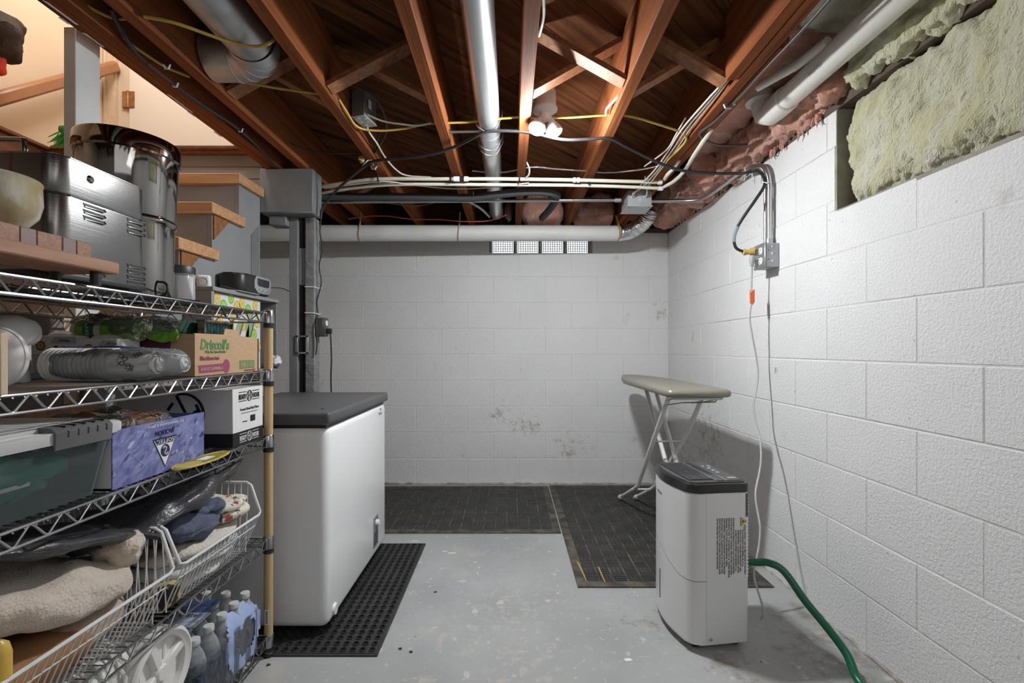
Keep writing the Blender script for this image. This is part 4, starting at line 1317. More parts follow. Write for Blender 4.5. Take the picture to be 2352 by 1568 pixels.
DOME = mat('white_dome_plastic', (.78, .77, .76), .5)
wd1 = thing('white_dome', 'large white rounded plastic dome on the second shelf beside the wooden crate', 'dome', (-.985, .93, T2))
B().lathe([(0, -.032), (.02, -.031), (.040, -.024), (.053, -.010), (.058, .006), (.058, .014), (.055, .016), (0, .016)], (-1.022, .93, T2 + .0585), 40, 'y').obj('shell', DOME, wd1)
B().lathe([(.0555, .004), (.059, .005), (.0595, .012), (.056, .016)], (-1.022, .93, T2 + .0585), 40, 'y').obj('rim', DOME, wd1)
wd2 = thing('white_dome', 'smaller white dome resting behind and above the large one', 'dome', (-1.02, 1.0, T2))
B().lathe([(0, -.05), (.025, -.045), (.036, -.025), (.038, 0), (.03, .03), (0, .045)], (-1.105, 1.05, T2 + .112), 28, 'y').obj('shell', DOME, wd2)
B().lathe([(.018, 0), (.018, .092), (0, .092)], (-1.105, 1.06, T2), 24).obj('stand', DOME, wd2)

cr = thing('wooden_crate', 'small pale wooden crate at the near end of the second shelf', 'crate', (-.96, .65, T2))
PALEW = mat('pale_crate_wood', (.68, .56, .42), .7, col2=(.60, .47, .33), vs=3, stretch=(16, 16, 2))
for (a, b_) in (((-1.08, .762, T2), (-.826, .774, 1.0875)), ((-1.08, .52, T2), (-.826, .532, 1.0875))):
    B().span(a, b_, bev=.001).obj('end_board', PALEW, cr)
for z in (T2 + .001, T2 + .056):
    B().span((-.832, .532, z), (-.826, .762, z + .046), bev=.001).obj('slat', PALEW, cr)
    B().span((-1.08, .532, z), (-1.074, .762, z + .046), bev=.001).obj('slat', PALEW, cr)
B().span((-1.07, .535, T2), (-.85, .76, T2 + .006)).obj('bottom_board', PALEW, cr)

# --- third shelf
bn = thing('storage_bin', 'clear plastic storage bin with a grey latch holding teal things on the third shelf', 'bin', (-1.02, .78, T3))
BINP = film('bin_plastic', (.50, .56, .56), .94, .12)
b = B()
bm = b.bm
lo = rrect(-1.19, -.868, .56, .995, .03)
hi = rrect(-1.215, -.848, .535, 1.02, .035)
la = [bm.verts.new((x, y, T3)) for x, y in lo]
hb = [bm.verts.new((x, y, .893)) for x, y in hi]
bm.faces.new(la[::-1])
for i in range(len(la)):
    bm.faces.new((la[i], la[(i + 1) % len(la)], hb[(i + 1) % len(la)], hb[i]))
b.obj('tub', BINP, bn, angle=40)
LIDP = film('lid_plastic', (.78, .79, .79), .35, .3)
B().prism(rrect(-1.228, -.838, .52, 1.036, .035), .884, .906, bev=.005).prism(rrect(-1.20, -.866, .55, 1.008, .03), .905, .913, bev=.004).obj('lid', LIDP, bn, angle=35)
lt = B().prism([(-.868, .916), (-.842, .914), (-.832, .905), (-.834, .874), (-.838, .872), (-.842, .902), (-.868, .908)], .862, .985, axis='y', bev=.001).obj('latch', mat('grey_latch', (.13, .13, .135), .4), bn, angle=35)
b = B()
for k in range(5):
    y = .885 + .021 * k
    b.span((-.866, y, .9135), (-.838, y + .002, .9165)).span((-.8345, y, .895), (-.8315, y + .002, .907))
b.obj('latch_groove', BLACK, lt)
b = B()
b.tube([(-.871, .74, T3 + .008), (-.851, .735, .885)], .0025, 6).tube([(-.871, .62, T3 + .008), (-.851, .61, .885)], .0025, 6)
b.obj('tub_rib', LIDP, bn)
B().blob((-1.02, .79, T3 + .060), (.132, .18, .058), p=3.2, amp=.025, freq=9, n=14, seed=6).obj('teal_contents', mat('teal_bottle', (.035, .19, .165), .22, col2=(.10, .32, .27), vs=9), bn)
B().blob((-.905, .86, T3 + .072), (.026, .10, .026), p=2.4, amp=.006, freq=12, n=10, seed=7).obj('teal_bottle', mat('teal_gloss', (.05, .24, .20), .15), bn)
B().span((-.8795, .79, T3 + .052), (-.8785, .86, T3 + .059)).obj('white_sticker', PAPER, bn)

bl = thing('shoe_box', 'blue violet printed open box lettered upside down on the third shelf', 'box', (-.97, 1.15, T3))
BLUE = mat('blue_violet_card', (.115, .125, .33), .5, col2=(.27, .29, .52), vs=7, stretch=(1, 2.2, 5), rot=(R(35), 0, 0), distort=1.5, spots=[((.03, .035, .13), 12, .58, .68), ((.45, .47, .70), 16, .62, .70)])
SY = (1.005, 1.305)
SXF = -.850
B().span((SXF - .003, SY[0], T3), (SXF, SY[1], .886)).obj('side_panel', BLUE, bl, smooth=False)
B().span((SXF - .25, SY[0], T3), (SXF - .247, SY[1], .886)).obj('side_panel', BLUE, bl, smooth=False)
B().span((SXF - .247, SY[0], T3), (SXF - .003, SY[0] + .003, .884)).obj('end_panel', mat('white_card', (.66, .66, .68), .7), bl, smooth=False)
B().span((SXF - .247, SY[1] - .003, T3), (SXF - .003, SY[1], .884)).obj('end_panel', BLUE, bl, smooth=False)
B().span((SXF - .247, SY[0], T3), (SXF - .003, SY[1], T3 + .003)).obj('base_panel', BLUE, bl, smooth=False)
WINK = mat('white_ink', (.75, .75, .78), .6)
NAVY = mat('navy_ink', (.02, .022, .06), .6)
UP = Matrix(((0, 0, 1), (-1, 0, 0), (0, -1, 0)))
XS_ = SXF + .0008
tri = lambda s: [(1.157 + dx * s, .815 + dz * s) for dx, dz in ((-.036, .026), (.036, .026), (.0, -.040))]
B().prism(tri(1.12), SXF, XS_, axis='x').obj('logo_edge', NAVY, bl, smooth=False)
B().prism(tri(1.0), SXF, XS_ + .0003, axis='x').obj('logo_field', WINK, bl, smooth=False)
B().prism([(1.122, .843), (1.192, .843), (1.185, .829), (1.129, .829)], SXF, XS_ + .0005, axis='x').prism([(1.157 + .0155 * math.cos(a), .812 + .0155 * math.sin(a)) for a in [2 * PI * k / 20 for k in range(20)]], SXF, XS_ + .0005, axis='x').obj('logo_ball', NAVY, bl, smooth=False)
B().tube([(XS_ + .0006, 1.157 + dy, .812 + dz) for dy, dz in ((-.008, .006), (-.003, .010), (.003, .006), (.0, .0), (-.003, -.006), (.003, -.010), (.008, -.005))], .0022, 5, smooth=3).obj('logo_swirl', mat('pale_blue_ink', (.45, .50, .70), .6), bl)
text('SOFTEC', (XS_ + .0007, 1.187, .8405), UP, .014, WINK, bl, width=.058)
text('JACKSON', (XS_, 1.187, .8625), UP, .016, NAVY, bl, width=.062)
text('for skates/patins a glace', (XS_, 1.222, .8785), UP, .011, WINK, bl, width=.12)
rr = random.Random(9)
b = B()
for k in range(26):
    y, z, a, l = rr.uniform(1.02, 1.29), rr.uniform(.775, .868), rr.uniform(-.9, .9), rr.uniform(.02, .09)
    e = (y + l * math.cos(a), z + l * math.sin(a))
    if e[0] < 1.30 and .765 < e[1] < .88 and abs(y - 1.157) > .05 and abs(e[0] - 1.157) > .05:
        b.bar((SXF + .0002, y, z), (SXF + .0002, e[0], e[1]), .0012, .0006, up=(1, 0, 0))
b.obj('streak_print', mat('pale_violet_ink', (.36, .38, .60), .7), bl, kind='stuff')
cl = thing('plaid_bundle', 'plaid cloth bundle in a clear bag heaped on the blue printed box', 'bag', (-.98, 1.16, .86))
PLAID = mat('plaid_cloth', (.26, .12, .06), .8, col2=(.06, .05, .04), vs=24, spots=[((.45, .08, .05), 30, .60, .66), ((.08, .13, .06), 27, .62, .68), ((.50, .40, .22), 40, .62, .68)])
B().blob((-.985, 1.15, .872), (.105, .13, .030), p=2.6, amp=.016, freq=12, n=14, seed=12).obj('plaid_cloth', PLAID, cl)
B().blob((-.985, 1.145, .880), (.118, .15, .034), p=2.8, amp=.024, freq=15, n=18, seed=13, ridge=True).obj('clear_film', film('plaid_bag_film', (.5, .5, .5), .90, .05, .9, 40), cl)

rh = thing('food_carton', 'sealed white and black food carton lettered for beef dices on the third shelf', 'box', (-.98, 1.52, T3))
RX, RY0, RY1, RZ1 = -.845, 1.432, 1.606, .937
WCARD = mat('white_carton', (.72, .715, .71), .7)
B().span((-1.20, RY0, T3), (RX, RY1, RZ1), bev=.0015).obj('carton', WCARD, rh)
B().span((-1.2006, RY0 - .0006, T3 + .0005), (RX + .0006, RY1 + .0004, T3 + .043)).obj('black_band', INK, rh)
def badge(yc, zc, s, mm, nm):
    b = B()
    b.tube([(RX + .0009, yc + .0115 * s * math.cos(a), zc + .0125 * s * math.sin(a)) for a in [2 * PI * k / 20 for k in range(20)]], .0011 * s, 4, closed=True)
    for dy in (-.004, .004):
        b.span((RX, yc + dy * s - .0009 * s, zc - .009 * s), (RX + .0014, yc + dy * s + .0009 * s, zc + .009 * s))
    b.span((RX, yc - .004 * s, zc - .001 * s), (RX + .0014, yc + .004 * s, zc + .001 * s))
    for sg in (-1, 1):
        b.span((RX, yc + sg * .0135 * s, zc + .010 * s), (RX + .0012, yc + sg * .046 * s, zc + .0115 * s)).span((RX, yc + sg * .0135 * s, zc - .0115 * s), (RX + .0012, yc + sg * .046 * s, zc - .010 * s))
    b.obj(nm, mm, rh)
    text('READY', (RX + .001, yc - .046 * s, zc - .0065 * s), '+x', .017 * s, mm, rh, width=.031 * s, weight=.0004)
    text('HOUR', (RX + .001, yc + .0155 * s, zc - .0065 * s), '+x', .017 * s, mm, rh, width=.030 * s, weight=.0004)
badge(1.522, .911, 1.3, INK, 'badge_print')
badge(1.522, T3 + .022, 1.2, WCARD, 'badge_print')
text('Freeze-Dried Beef Dices', (RX + .0008, 1.47, .866), '+x', .0125, INK, rh, width=.108)
text('12 Servings', (RX + .0008, 1.482, .829), '+x', .006, INK, rh)
b = B()
for k in range(10):
    b.span((RX, 1.528 + .003 * k, .826), (RX + .0008, 1.5292 + .003 * k + .0007 * (k % 3), .846))
b.span((RX, 1.475, .857), (RX + .0006, 1.572, .8585)).obj('bar_code', INK, rh)
b = B()
arc = [R(a) for a in range(-78, 112, 8)]
cxr, czr, rad = -.995, .862, .062
b.tube([(cxr + rad * math.cos(a), RY0 - .0004, czr + rad * math.sin(a)) for a in arc], .0046, 4)
b.bar((cxr - .022, RY0 - .0004, czr + .058), (cxr + .012, RY0 - .0004, czr - .008), .009, .001, up=(0, 1, 0)).bar((cxr + .006, RY0 - .0004, czr - .012), (cxr + .045, RY0 - .0004, czr + .012), .009, .001, up=(0, 1, 0)).bar((cxr + .038, RY0 - .0004, czr + .03), (cxr + .054, RY0 - .0004, czr - .004), .009, .001, up=(0, 1, 0)).bar((cxr - .048, RY0 - .0004, czr + .012), (cxr - .032, RY0 - .0004, czr + .034), .009, .001, up=(0, 1, 0))
b.obj('monogram_print', INK, rh)
text('READY HOUR', (-.985, RY0 - .001, T3 + .026), '-y', .014, mat('dim_white_ink', (.25, .25, .25), .7), rh, width=.045)

fs = thing('fly_swatter', 'yellow plastic fly swatter head resting on the third shelf edge', 'fly swatter', (-.82, 1.25, T3))
YEL = mat('yellow_plastic', (.55, .44, .08), .4)
fc = Vector((-.822, 1.257, T3 + .006))
ov = [(fc.x + .034 * math.cos(a) * (1.0 if math.sin(a) < .2 else .95), fc.y + .105 * math.sin(a)) for a in [2 * PI * k / 24 for k in range(24)]]
B().tube([(x, y, fc.z) for x, y in ov], .0026, 6, closed=True).obj('rim', YEL, fs)
b = B()
for k in range(-3, 4):
    x = fc.x + .0085 * k
    h = .105 * math.sqrt(max(0, 1 - ((x - fc.x) / .034) ** 2))
    b.span((x - .0022, fc.y - h, fc.z - .0008), (x + .0022, fc.y + h, fc.z + .0008))
for k in range(-15, 16):
    y = fc.y + .0067 * k
    h = .034 * math.sqrt(max(0, 1 - ((y - fc.y) / .105) ** 2))
    b.span((fc.x - h, y - .0017, fc.z - .0008), (fc.x + h, y + .0017, fc.z + .0008))
b.obj('mesh_face', YEL, fs)
B().prism([(fc.x + .022 * math.cos(a), fc.y - .055 + .04 * math.sin(a)) for a in [2 * PI * k / 14 for k in range(14)]], fc.z - .001, fc.z + .0016).obj('solid_plate', YEL, fs)
B().span((fc.x - .012, fc.y - .01, fc.z + .0012), (fc.x + .012, fc.y + .035, fc.z + .002)).obj('white_label', PAPER, fs)
# --- fourth shelf: two white wire baskets and folded cloths
BASK = mat('white_coated_wire', (.72, .72, .73), .35)


def basket(label, y0, y1):
    t = thing('wire_basket', label, 'basket', (-1.0, (y0 + y1) / 2, T4), 'white wire baskets')
    xf, xb, zl, zh, zb = -.800, -1.235, .533, .632, T4 + .004
    xr = -.835
    rim = [(xf, y0 + .02, zl), (xf, y1 - .02, zl), (xf - .004, y1 - .004, zl + .006), (xr, y1, zh - .01), (xr - .015, y1, zh), (xb, y1, zh), (xb, y0, zh), (xr - .015, y0, zh), (xr, y0, zh - .01), (xf - .004, y0 + .004, zl + .006)]
    B().tube(rim, .0042, 8, closed=True).obj('rim', BASK, t)
    w = B()
    n_ = int((y1 - y0 - .03) / .0165)
    for k in range(n_ + 1):
        y = y0 + .015 + (y1 - y0 - .03) * k / n_
        w.tube([(xf, y, zl), (xf - .05, y, zb + .006), (xf - .056, y, zb), (xb + .03, y, zb), (xb + .022, y, zb + .006), (xb, y, zh)], .0017, 5)
    for y, yy in ((y0, y0 + .015), (y1, y1 - .015)):
        for k in range(18):
            x = xr - .01 - k * .021
            w.tube([(x, y, zh), (x, yy, zb)], .0017, 5)
    for f in (.3, .62):
        w.tube([(xf - .05 * f, y0 + .012, zl + (zb - zl) * f), (xf - .05 * f, y1 - .012, zl + (zb - zl) * f)], .0015, 5) if f < .5 else None
    w.obj('basket_wires', BASK, t, kind='stuff')
    return t


basket('white wire basket holding the beige fleece at the near end of the fourth shelf', .70, 1.125)
basket('white wire basket of folded towels at the freezer end of the fourth shelf', 1.140, 1.515)
FLEECE = mat('beige_fleece', (.64, .55, .46), .95, bump=1.0, bs=160, bump2=(40, .8), sheen=.5, col2=(.58, .49, .40), vs=9)
BRN = mat('brown_corduroy', (.40, .20, .09), .9, col2=(.33, .16, .07), vs=6, bump=.5, bs=200, stretch=(1, 3, 1))
fl = thing('beige_fleece', 'fluffy beige fleece blanket heaped in the near wire basket', 'blanket', (-.98, .95, .5))
B().blob((-.972, .91, .550), (.145, .185, .054), p=2.8, amp=.026, freq=6, n=26, seed=21, octs=3, fn=lambda p: p + Vector((0, 0, .20 * max(0, 1.04 - p.y)))).obj('fleece', FLEECE, fl, angle=70)
B().blob((-.90, 1.075, .600), (.055, .034, .036), p=2.4, amp=.016, freq=20, n=14, seed=24).obj('rolled_fold', FLEECE, fl, angle=70)
bz = thing('brown_trousers', 'brown corduroy garment folded under the beige fleece', 'clothing', (-.98, .86, T4 + .008))
B().blob((-.975, .86, T4 + .056), (.128, .15, .040), p=3.5, amp=.010, freq=8, n=16, seed=25).obj('bundle_cloth', BRN, bz, angle=70)
B().blob((-.985, .99, T4 + .060), (.125, .11, .040), p=3.5, amp=.010, freq=8, n=16, seed=26).obj('folded_cloth', mat('tan_cloth', (.46, .36, .29), .95, bump=.7, bs=120), bz, angle=70)
tw = thing('folded_towel', 'light grey terry towels folded in the basket at the freezer end', 'towel', (-.93, 1.33, T4 + .01))
TERRY = mat('pale_terry', (.60, .61, .62), .95, bump=1.0, bs=150, sheen=.4, col2=(.54, .56, .58), vs=8)
for (z, s, m_, sd) in ((T4 + .032, .022, mat('white_terry', (.66, .65, .63), .95, bump=1.0, bs=150), 31), (T4 + .072, .02, TERRY, 32), (T4 + .108, .02, mat('cream_terry', (.62, .58, .52), .95, bump=1.0, bs=150), 33)):
    B().blob((-.955, 1.34, z), (.115 + .02 * (z > .45), .155, s), p=3, amp=.012, freq=10, n=18, seed=sd).obj('towel_layer', m_, tw, angle=70)
yc = thing('yellow_cloth', 'black and yellow patterned cloth at the bottom of the towel basket', 'cloth', (-.90, 1.2, T4 + .01))
B().blob((-.872, 1.185, T4 + .036), (.030, .030, .030), p=3, amp=.008, freq=20, n=10, seed=35).obj('cloth', mat('yellow_black_cloth', (.45, .36, .16), .9, spots=[((.03, .028, .022), 26, .50, .56)]), yc, angle=70)
fw = thing('floral_fabric', 'cream fabric with red flowers folded on the towels', 'fabric', (-.88, 1.44, .55))
FLOR = mat('floral_cotton', (.66, .62, .53), .85, spots=[((.42, .06, .05), 30, .60, .63), ((.07, .10, .06), 44, .60, .63), ((.10, .07, .10), 60, .62, .65)])
for (z, s) in ((.562, .017), (.592, .016)):
    B().blob((-.89, 1.435, z), (.072, .068, s), p=2.8, amp=.010, freq=14, n=14, seed=int(z * 1000)).obj('fabric_fold', FLOR, fw, angle=70)
bs_ = thing('blue_shirt', 'slate blue shirt folded between the black bag and the towels', 'clothing', (-.9, 1.29, .56))
B().blob((-.905, 1.29, .575), (.085, .095, .036), p=2.6, amp=.022, freq=11, n=18, seed=41).obj('cloth', mat('slate_blue_cloth', (.085, .095, .15), .85, bump=.4, bs=90), bs_, angle=70)
B().blob((-.865, 1.335, .605), (.034, .048, .018), p=2.4, amp=.014, freq=18, n=12, seed=42).obj('collar', mat('slate_blue_cloth', (.085, .095, .15)), bs_, angle=70)
gb2 = thing('black_garment_bag', 'shiny black folded garment bag draped over the wire baskets', 'garment bag', (-.93, 1.15, .62))
BLKV = mat('shiny_black_vinyl', (.052, .052, .057), .33, bump=.7, bs=9, bump2=(34, .4), stretch=(2, 1, 2), dist=.012)


def drape(p):
    return p + Vector((0, 0, .085 * max(0, (p.y - 1.10) / .42)))


B().blob((-.945, 1.285, .625), (.112, .265, .024), p=3.2, amp=.024, freq=9, n=22, seed=51, octs=3, fn=drape).obj('bag_fold', BLKV, gb2, angle=70)
B().blob((-.98, .95, .632), (.135, .19, .016), p=3.5, amp=.010, freq=9, n=20, seed=52, fn=lambda p: p + Vector((0, 0, .25 * max(0, 1.10 - p.y)))).obj('bag_fold', BLKV, gb2, angle=70)
B().bar((-.925, 1.065, .655), (-.835, 1.12, .615), .026, .012, bev=.003).obj('zip_edge', mat('black_webbing', (.03, .03, .03), .6, bump=.8, bs=160), gb2)

# --- bottom shelf
PETC = film('bottle_plastic', (.88, .90, .94), .78, .05)
CAPM = mat('white_cap', (.62, .62, .62), .35)
WAT = film('bottle_water', (.55, .62, .75), .70, .05)


def bottle():
    t = thing('water_bottle', 'small clear water bottle with a white cap in the shrink-wrapped pack', 'bottle', (0, 0, 0), 'water bottles in the shrink-wrapped pack', local=True)
    B().lathe([(0, .004), (.022, 0), (.029, .006), (.029, .03), (.0275, .034), (.029, .038), (.029, .06), (.0275, .064), (.029, .068), (.029, .11), (.0285, .125), (.022, .15), (.0135, .168), (.012, .172), (.012, .180)], (0, 0, 0), 18).obj('bottle_body', PETC, t)
    B().lathe([(.0138, .178), (.0145, .179), (.0145, .192), (.0135, .1945), (0, .195)], (0, 0, 0), 18).obj('cap', CAPM, t)
    return t


b0 = bottle()
first = True
for i in range(3):
    for j in range(5):
        o = b0 if first else copy_tree(b0)
        first = False
        o.location = (-.868 - .063 * i, 1.292 + .0615 * j, T5)
        o['label'] = '%s water bottle from the freezer end, %s row of the shrink-wrapped pack' % (('fifth', 'fourth', 'third', 'second', 'first')[j], ('aisle side', 'middle', 'wall side')[i])
wp = thing('shrink_wrap', 'blue printed shrink wrap round the pack of water bottles', 'packaging', (-.93, 1.42, T5))
B().prism(rrect(-1.03, -.834, 1.258, 1.572, .03), T5 + .0, T5 + .135).obj('wrap_film', film('wrap_film', (.45, .48, .54), .93, .06, .35, 30), wp, angle=50)
LBL = mat('pale_blue_print', (.34, .43, .68), .3, bump=.4, bs=30)
b = B()
bm = b.bm
ny, nz = 24, 16
for_ = {}
def wr_pt(i, j, o):
    y, z = 1.385 + .185 * i / ny, T5 + .004 + .172 * j / nz
    bulge = .004 * math.sin(y * 104) + .003 * noise.noise(Vector((y * 30, z * 30, 1)))
    return Vector((-.836 + o + bulge - .035 * max(0, (z - T5 - .125) / .05) ** 1.5, y, z))
for o in (0.002,):
    g = [[bm.verts.new(wr_pt(i, j, o)) for j in range(nz + 1)] for i in range(ny + 1)]
    for i in range(ny):
        for j in range(nz):
            u, v = (i + .5) / ny - .54, (j + .5) / nz - .46
            ou, ov_ = (i + .5) / ny - .5, (j + .5) / nz - .5
            if (u / .26) ** 2 + (v / .30) ** 2 < 1 or (abs(ou) ** 3 / .49 ** 3 + abs(ov_) ** 3 / .49 ** 3) > 1:
                continue
            bm.faces.new((g[i][j], g[i + 1][j], g[i + 1][j + 1], g[i][j + 1]))
bmesh.ops.delete(bm, geom=[v for v in bm.verts if not v.link_faces], context='VERTS')
bmesh.ops.solidify(bm, geom=bm.faces[:], thickness=.0012)
b.obj('handle_print', LBL, wp, angle=70, label='pale blue printed ring with an oval opening')
B().span((-.885, 1.265, T5 + .004), (-.8352, 1.385, T5 + .105), bev=.004).obj('navy_print', film('navy_film', (.03, .045, .10), .30, .15), wp)
lp = B().box((-.965, 1.40, T5 + .199), (.11, .17, .002), bev=.0005)
lp.obj('top_print', mat('navy_wrap_print', (.06, .09, .20), .3, bump=.4, bs=25), wp)
B().box((-.945, 1.37, T5 + .2005), (.10, .075, .0012)).obj('pale_print', mat('pale_grey_blue_print', (.42, .48, .60), .35), wp)
text('Water', (-.985, 1.385, T5 + .2016), '+z', .026, mat('navy_ink', (.02, .022, .06)), wp)

wc = thing('wheeled_cart', 'white plastic wheeled cart body with a large spoked wheel on the bottom shelf', 'cart', (-.98, 1.05, T5))
WPL = mat('white_moulded_plastic', (.74, .73, .71), .4)
B().blob((-1.01, 1.02, T5 + .155), (.135, .215, .152), p=4.5, n=14).obj('body', WPL, wc)
b = B()
for k in range(9):
    y = .86 + .04 * k
    b.tube([(-.874, y, T5 + .03), (-.868, y, T5 + .25), (-.90, y, T5 + .30), (-1.12, y, T5 + .306)], .004, 6)
b.obj('shadow_stripe_rib', WPL, wc)  # raised ribs stand in for the shelf wire shadows striping the body
wx, wy, wz, wr_ = -.868, 1.155, .266, .103
wh = B().lathe([(wr_ - .022, -.018), (wr_ - .004, -.020), (wr_, -.012), (wr_, .014), (wr_ - .004, .019), (wr_ - .010, .021), (wr_ - .016, .016), (wr_ - .022, .014), (wr_ - .022, -.018)], (wx, wy, wz), 44, 'x').obj('wheel_rim', WPL, wc, angle=25)
B().lathe([(0, -.006), (wr_ - .02, -.006), (wr_ - .02, -.002), (0, -.002)], (wx, wy, wz), 36, 'x').obj('wheel_disc', WPL, wh)
for k in range(4):
    a = R(20 + 90 * k)
    dv = Vector((0, math.cos(a), math.sin(a)))
    B().bar(Vector((wx + .004, wy, wz)) + dv * .015, Vector((wx + .004, wy, wz)) + dv * (wr_ - .018), .024, .018, up=(1, 0, 0), bev=.004).obj('spoke', WPL, wh)
B().lathe([(0, .018), (.016, .018), (.02, .012), (.022, -.004)], (wx, wy, wz), 20, 'x').obj('hub', WPL, wh)
yh = thing('amber_pole', 'rounded amber yellow pole end standing before the shelving unit', 'pole', (-.815, .748, 0))
B().tube([(-.815, .748, 0), (-.815, .748, .575), (-.815, .748, .59), (-.815, .748, .597)], [.0165, .0165, .013, .005], 16).obj('shaft', mat('amber_plastic', (.62, .40, .07), .35), yh)

# ------------------------------------------------------------------ grey wall cabinet by the stairs with the clock radio
gc = thing('wall_cabinet', 'shallow grey open cabinet fixed to the stair side', 'cabinet', (-1.28, 2.2, .96))
GX0, GX1, GY0, GY1, GZ = -1.338, -1.222, 1.925, 2.475, 1.318
B().span((GX0, GY0, GZ - .017), (GX1 + .006, GY1, GZ), bev=.002).obj('top_board', GREYP, gc)
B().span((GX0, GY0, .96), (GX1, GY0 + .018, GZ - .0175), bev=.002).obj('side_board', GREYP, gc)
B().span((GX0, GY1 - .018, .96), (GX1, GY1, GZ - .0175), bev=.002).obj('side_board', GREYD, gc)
B().span((GX0, GY0, .943), (GX1, GY1, .96), bev=.002).obj('bottom_board', GREYP, gc)
cbx = thing('citrus_carton', 'white carton with green and yellow citrus print inside the wall cabinet', 'box', (-1.28, 2.15, .961))
CX1 = -1.238
B().span((-1.336, 1.95, .961), (CX1, 2.33, 1.298), bev=.002).obj('carton', mat('white_citrus_card', (.70, .70, .68), .6), cbx)
LIME, LEM = mat('lime_print', (.22, .50, .05), .6), mat('lemon_print', (.66, .45, .08), .6)
LIMEI, LEMI = mat('lime_flesh_print', (.45, .66, .20), .6), mat('lemon_flesh_print', (.78, .62, .25), .6)
rr = random.Random(8)
spots_ = [(1.985, 1.275, .026, 1), (2.03, 1.245, .03, 0), (2.085, 1.285, .025, 0), (2.13, 1.25, .03, 1), (2.17, 1.27, .028, 1), (2.22, 1.24, .032, 0), (2.28, 1.27, .026, 1), (2.00, 1.19, .03, 1), (2.30, 1.19, .028, 1), (2.27, 1.13, .03, 0), (2.24, 1.09, .024, 0), (2.31, 1.07, .026, 1), (2.02, 1.12, .03, 0), (2.26, 1.02, .028, 0), (2.06, 1.05, .03, 1), (2.18, 1.165, .022, 1), (2.10, 1.2, .022, 1)]
for k, (y, z, r_, lem) in enumerate(spots_):
    cir = lambda rad, ky=.85: [(y + rad * ky * math.cos(a), z + rad * math.sin(a)) for a in [2 * PI * u / 16 for u in range(16)]]
    o = B().prism(cir(r_), CX1, CX1 + .0006, axis='x').obj('fruit_print', LEM if lem else LIME, cbx, smooth=False)
    B().prism(cir(r_ * .74), CX1 + .0004, CX1 + .001, axis='x').obj('flesh_print', LEMI if lem else LIMEI, o, smooth=False)
    b = B()
    for u in range(3):
        a = u * PI / 3 + .3
        b.bar((CX1 + .0011, y - .62 * r_ * math.cos(a), z - .7 * r_ * math.sin(a)), (CX1 + .0011, y + .62 * r_ * math.cos(a), z + .7 * r_ * math.sin(a)), .0022, .0004, up=(1, 0, 0))
    b.obj('segment_print', LEM if lem else LIME, o, smooth=False)
SAGE, SAGED = mat('sage_print', (.30, .42, .22), .6), mat('dark_sage_print', (.10, .14, .07), .6)
b = B()
for (y0, y1_) in ((2.05, 2.10), (2.14, 2.19)):
    b.prism([(y0, 1.0), (y0 + .035, 1.0), (y1_ + .075, 1.19), (y1_ + .04, 1.19)], CX1 + .0008, CX1 + .0016, axis='x')
b.prism([(2.20, 1.0), (2.225, 1.0), (2.225, 1.19), (2.20, 1.19)], CX1 + .0008, CX1 + .0016, axis='x')
b.obj('stripe_print', SAGE, cbx, smooth=False)
b = B()
for y0 in (2.088, 2.178):
    b.prism([(y0, 1.0), (y0 + .008, 1.0), (y0 + .098, 1.19), (y0 + .09, 1.19)], CX1 + .0007, CX1 + .0017, axis='x')
b.obj('stripe_edge_print', SAGED, cbx, smooth=False)
rd = thing('clock_radio', 'black clock radio with a silver front on the grey cabinet', 'radio', (-1.27, 2.27, GZ))
pts = rrect(-1.345, -1.215, 2.13, 2.405, .045)
B().prism(pts, GZ + .006, GZ + .092, bev=.012).obj('case', mat('radio_black', (.02, .02, .021), .4), rd, angle=40)
b = B().prism([(2.232, GZ + .034), (2.262, GZ + .012), (2.362, GZ + .012), (2.382, GZ + .035), (2.382, GZ + .082), (2.362, GZ + .092), (2.25, GZ + .092), (2.232, GZ + .07)], -1.217, -1.212, axis='x', bev=.001)
fp_ = b.obj('front_panel', mat('silver_plastic', (.42, .42, .43), .35, .3), rd)
B().prism([(2.255, GZ + .054), (2.268, GZ + .045), (2.352, GZ + .045), (2.362, GZ + .054), (2.362, GZ + .082), (2.255, GZ + .082)], -1.2125, -1.2105, axis='x').obj('display', mat('dark_display', (.012, .014, .018), .12), fp_)
b = B()
for (y, z) in ((2.27, .028), (2.29, .022), (2.31, .030), (2.33, .022), (2.35, .030), (2.365, .038)):
    b.lathe([(0, .004), (.005, .004), (.006, 0)], (-1.2122, y, GZ + z), 10, 'x')
b.obj('button', mat('silver_plastic', (.42, .42, .43)), fp_)
for y in (2.18, 2.36):
    B().cyl((-1.26, y, GZ), (-1.26, y, GZ + .008), .01, seg=10).obj('foot', BLACK, rd)
B().tube([(-1.30, 2.40, GZ + .05), (-1.28, 2.48, GZ + .065), (-1.24, 2.545, GZ + .072), (-1.22, 2.60, GZ + .06)], .003, 6, smooth=4).obj('power_cord', CORDB, rd)
tm = thing('white_timer', 'small white square puck with a round dial on the cabinet end', 'timer', (-1.27, 1.97, GZ))
q = P(468, 646, 1.945)
rot = Euler((R(8), 0, R(15))).to_matrix()
B().box(q, (.052, .03, .052), rot=rot, bev=.010, seg=3).obj('case', WHITEP, tm)
b = B().tube([q + rot @ Vector((.016 * math.cos(a) + .003, -.0152, .016 * math.sin(a))) for a in [2 * PI * k / 20 for k in range(20)]], .0007, 4, closed=True).obj('dial_ring', mat('light_grey', (.5, .5, .5)), tm)
bg = thing('black_bracket', 'small black gadget propped behind the white puck', 'gadget', (-1.29, 1.96, GZ))
B().span((-1.318, 1.945, GZ + .001), (-1.285, 1.975, GZ + .035), bev=.004).obj('gadget_body', BLACK, bg)
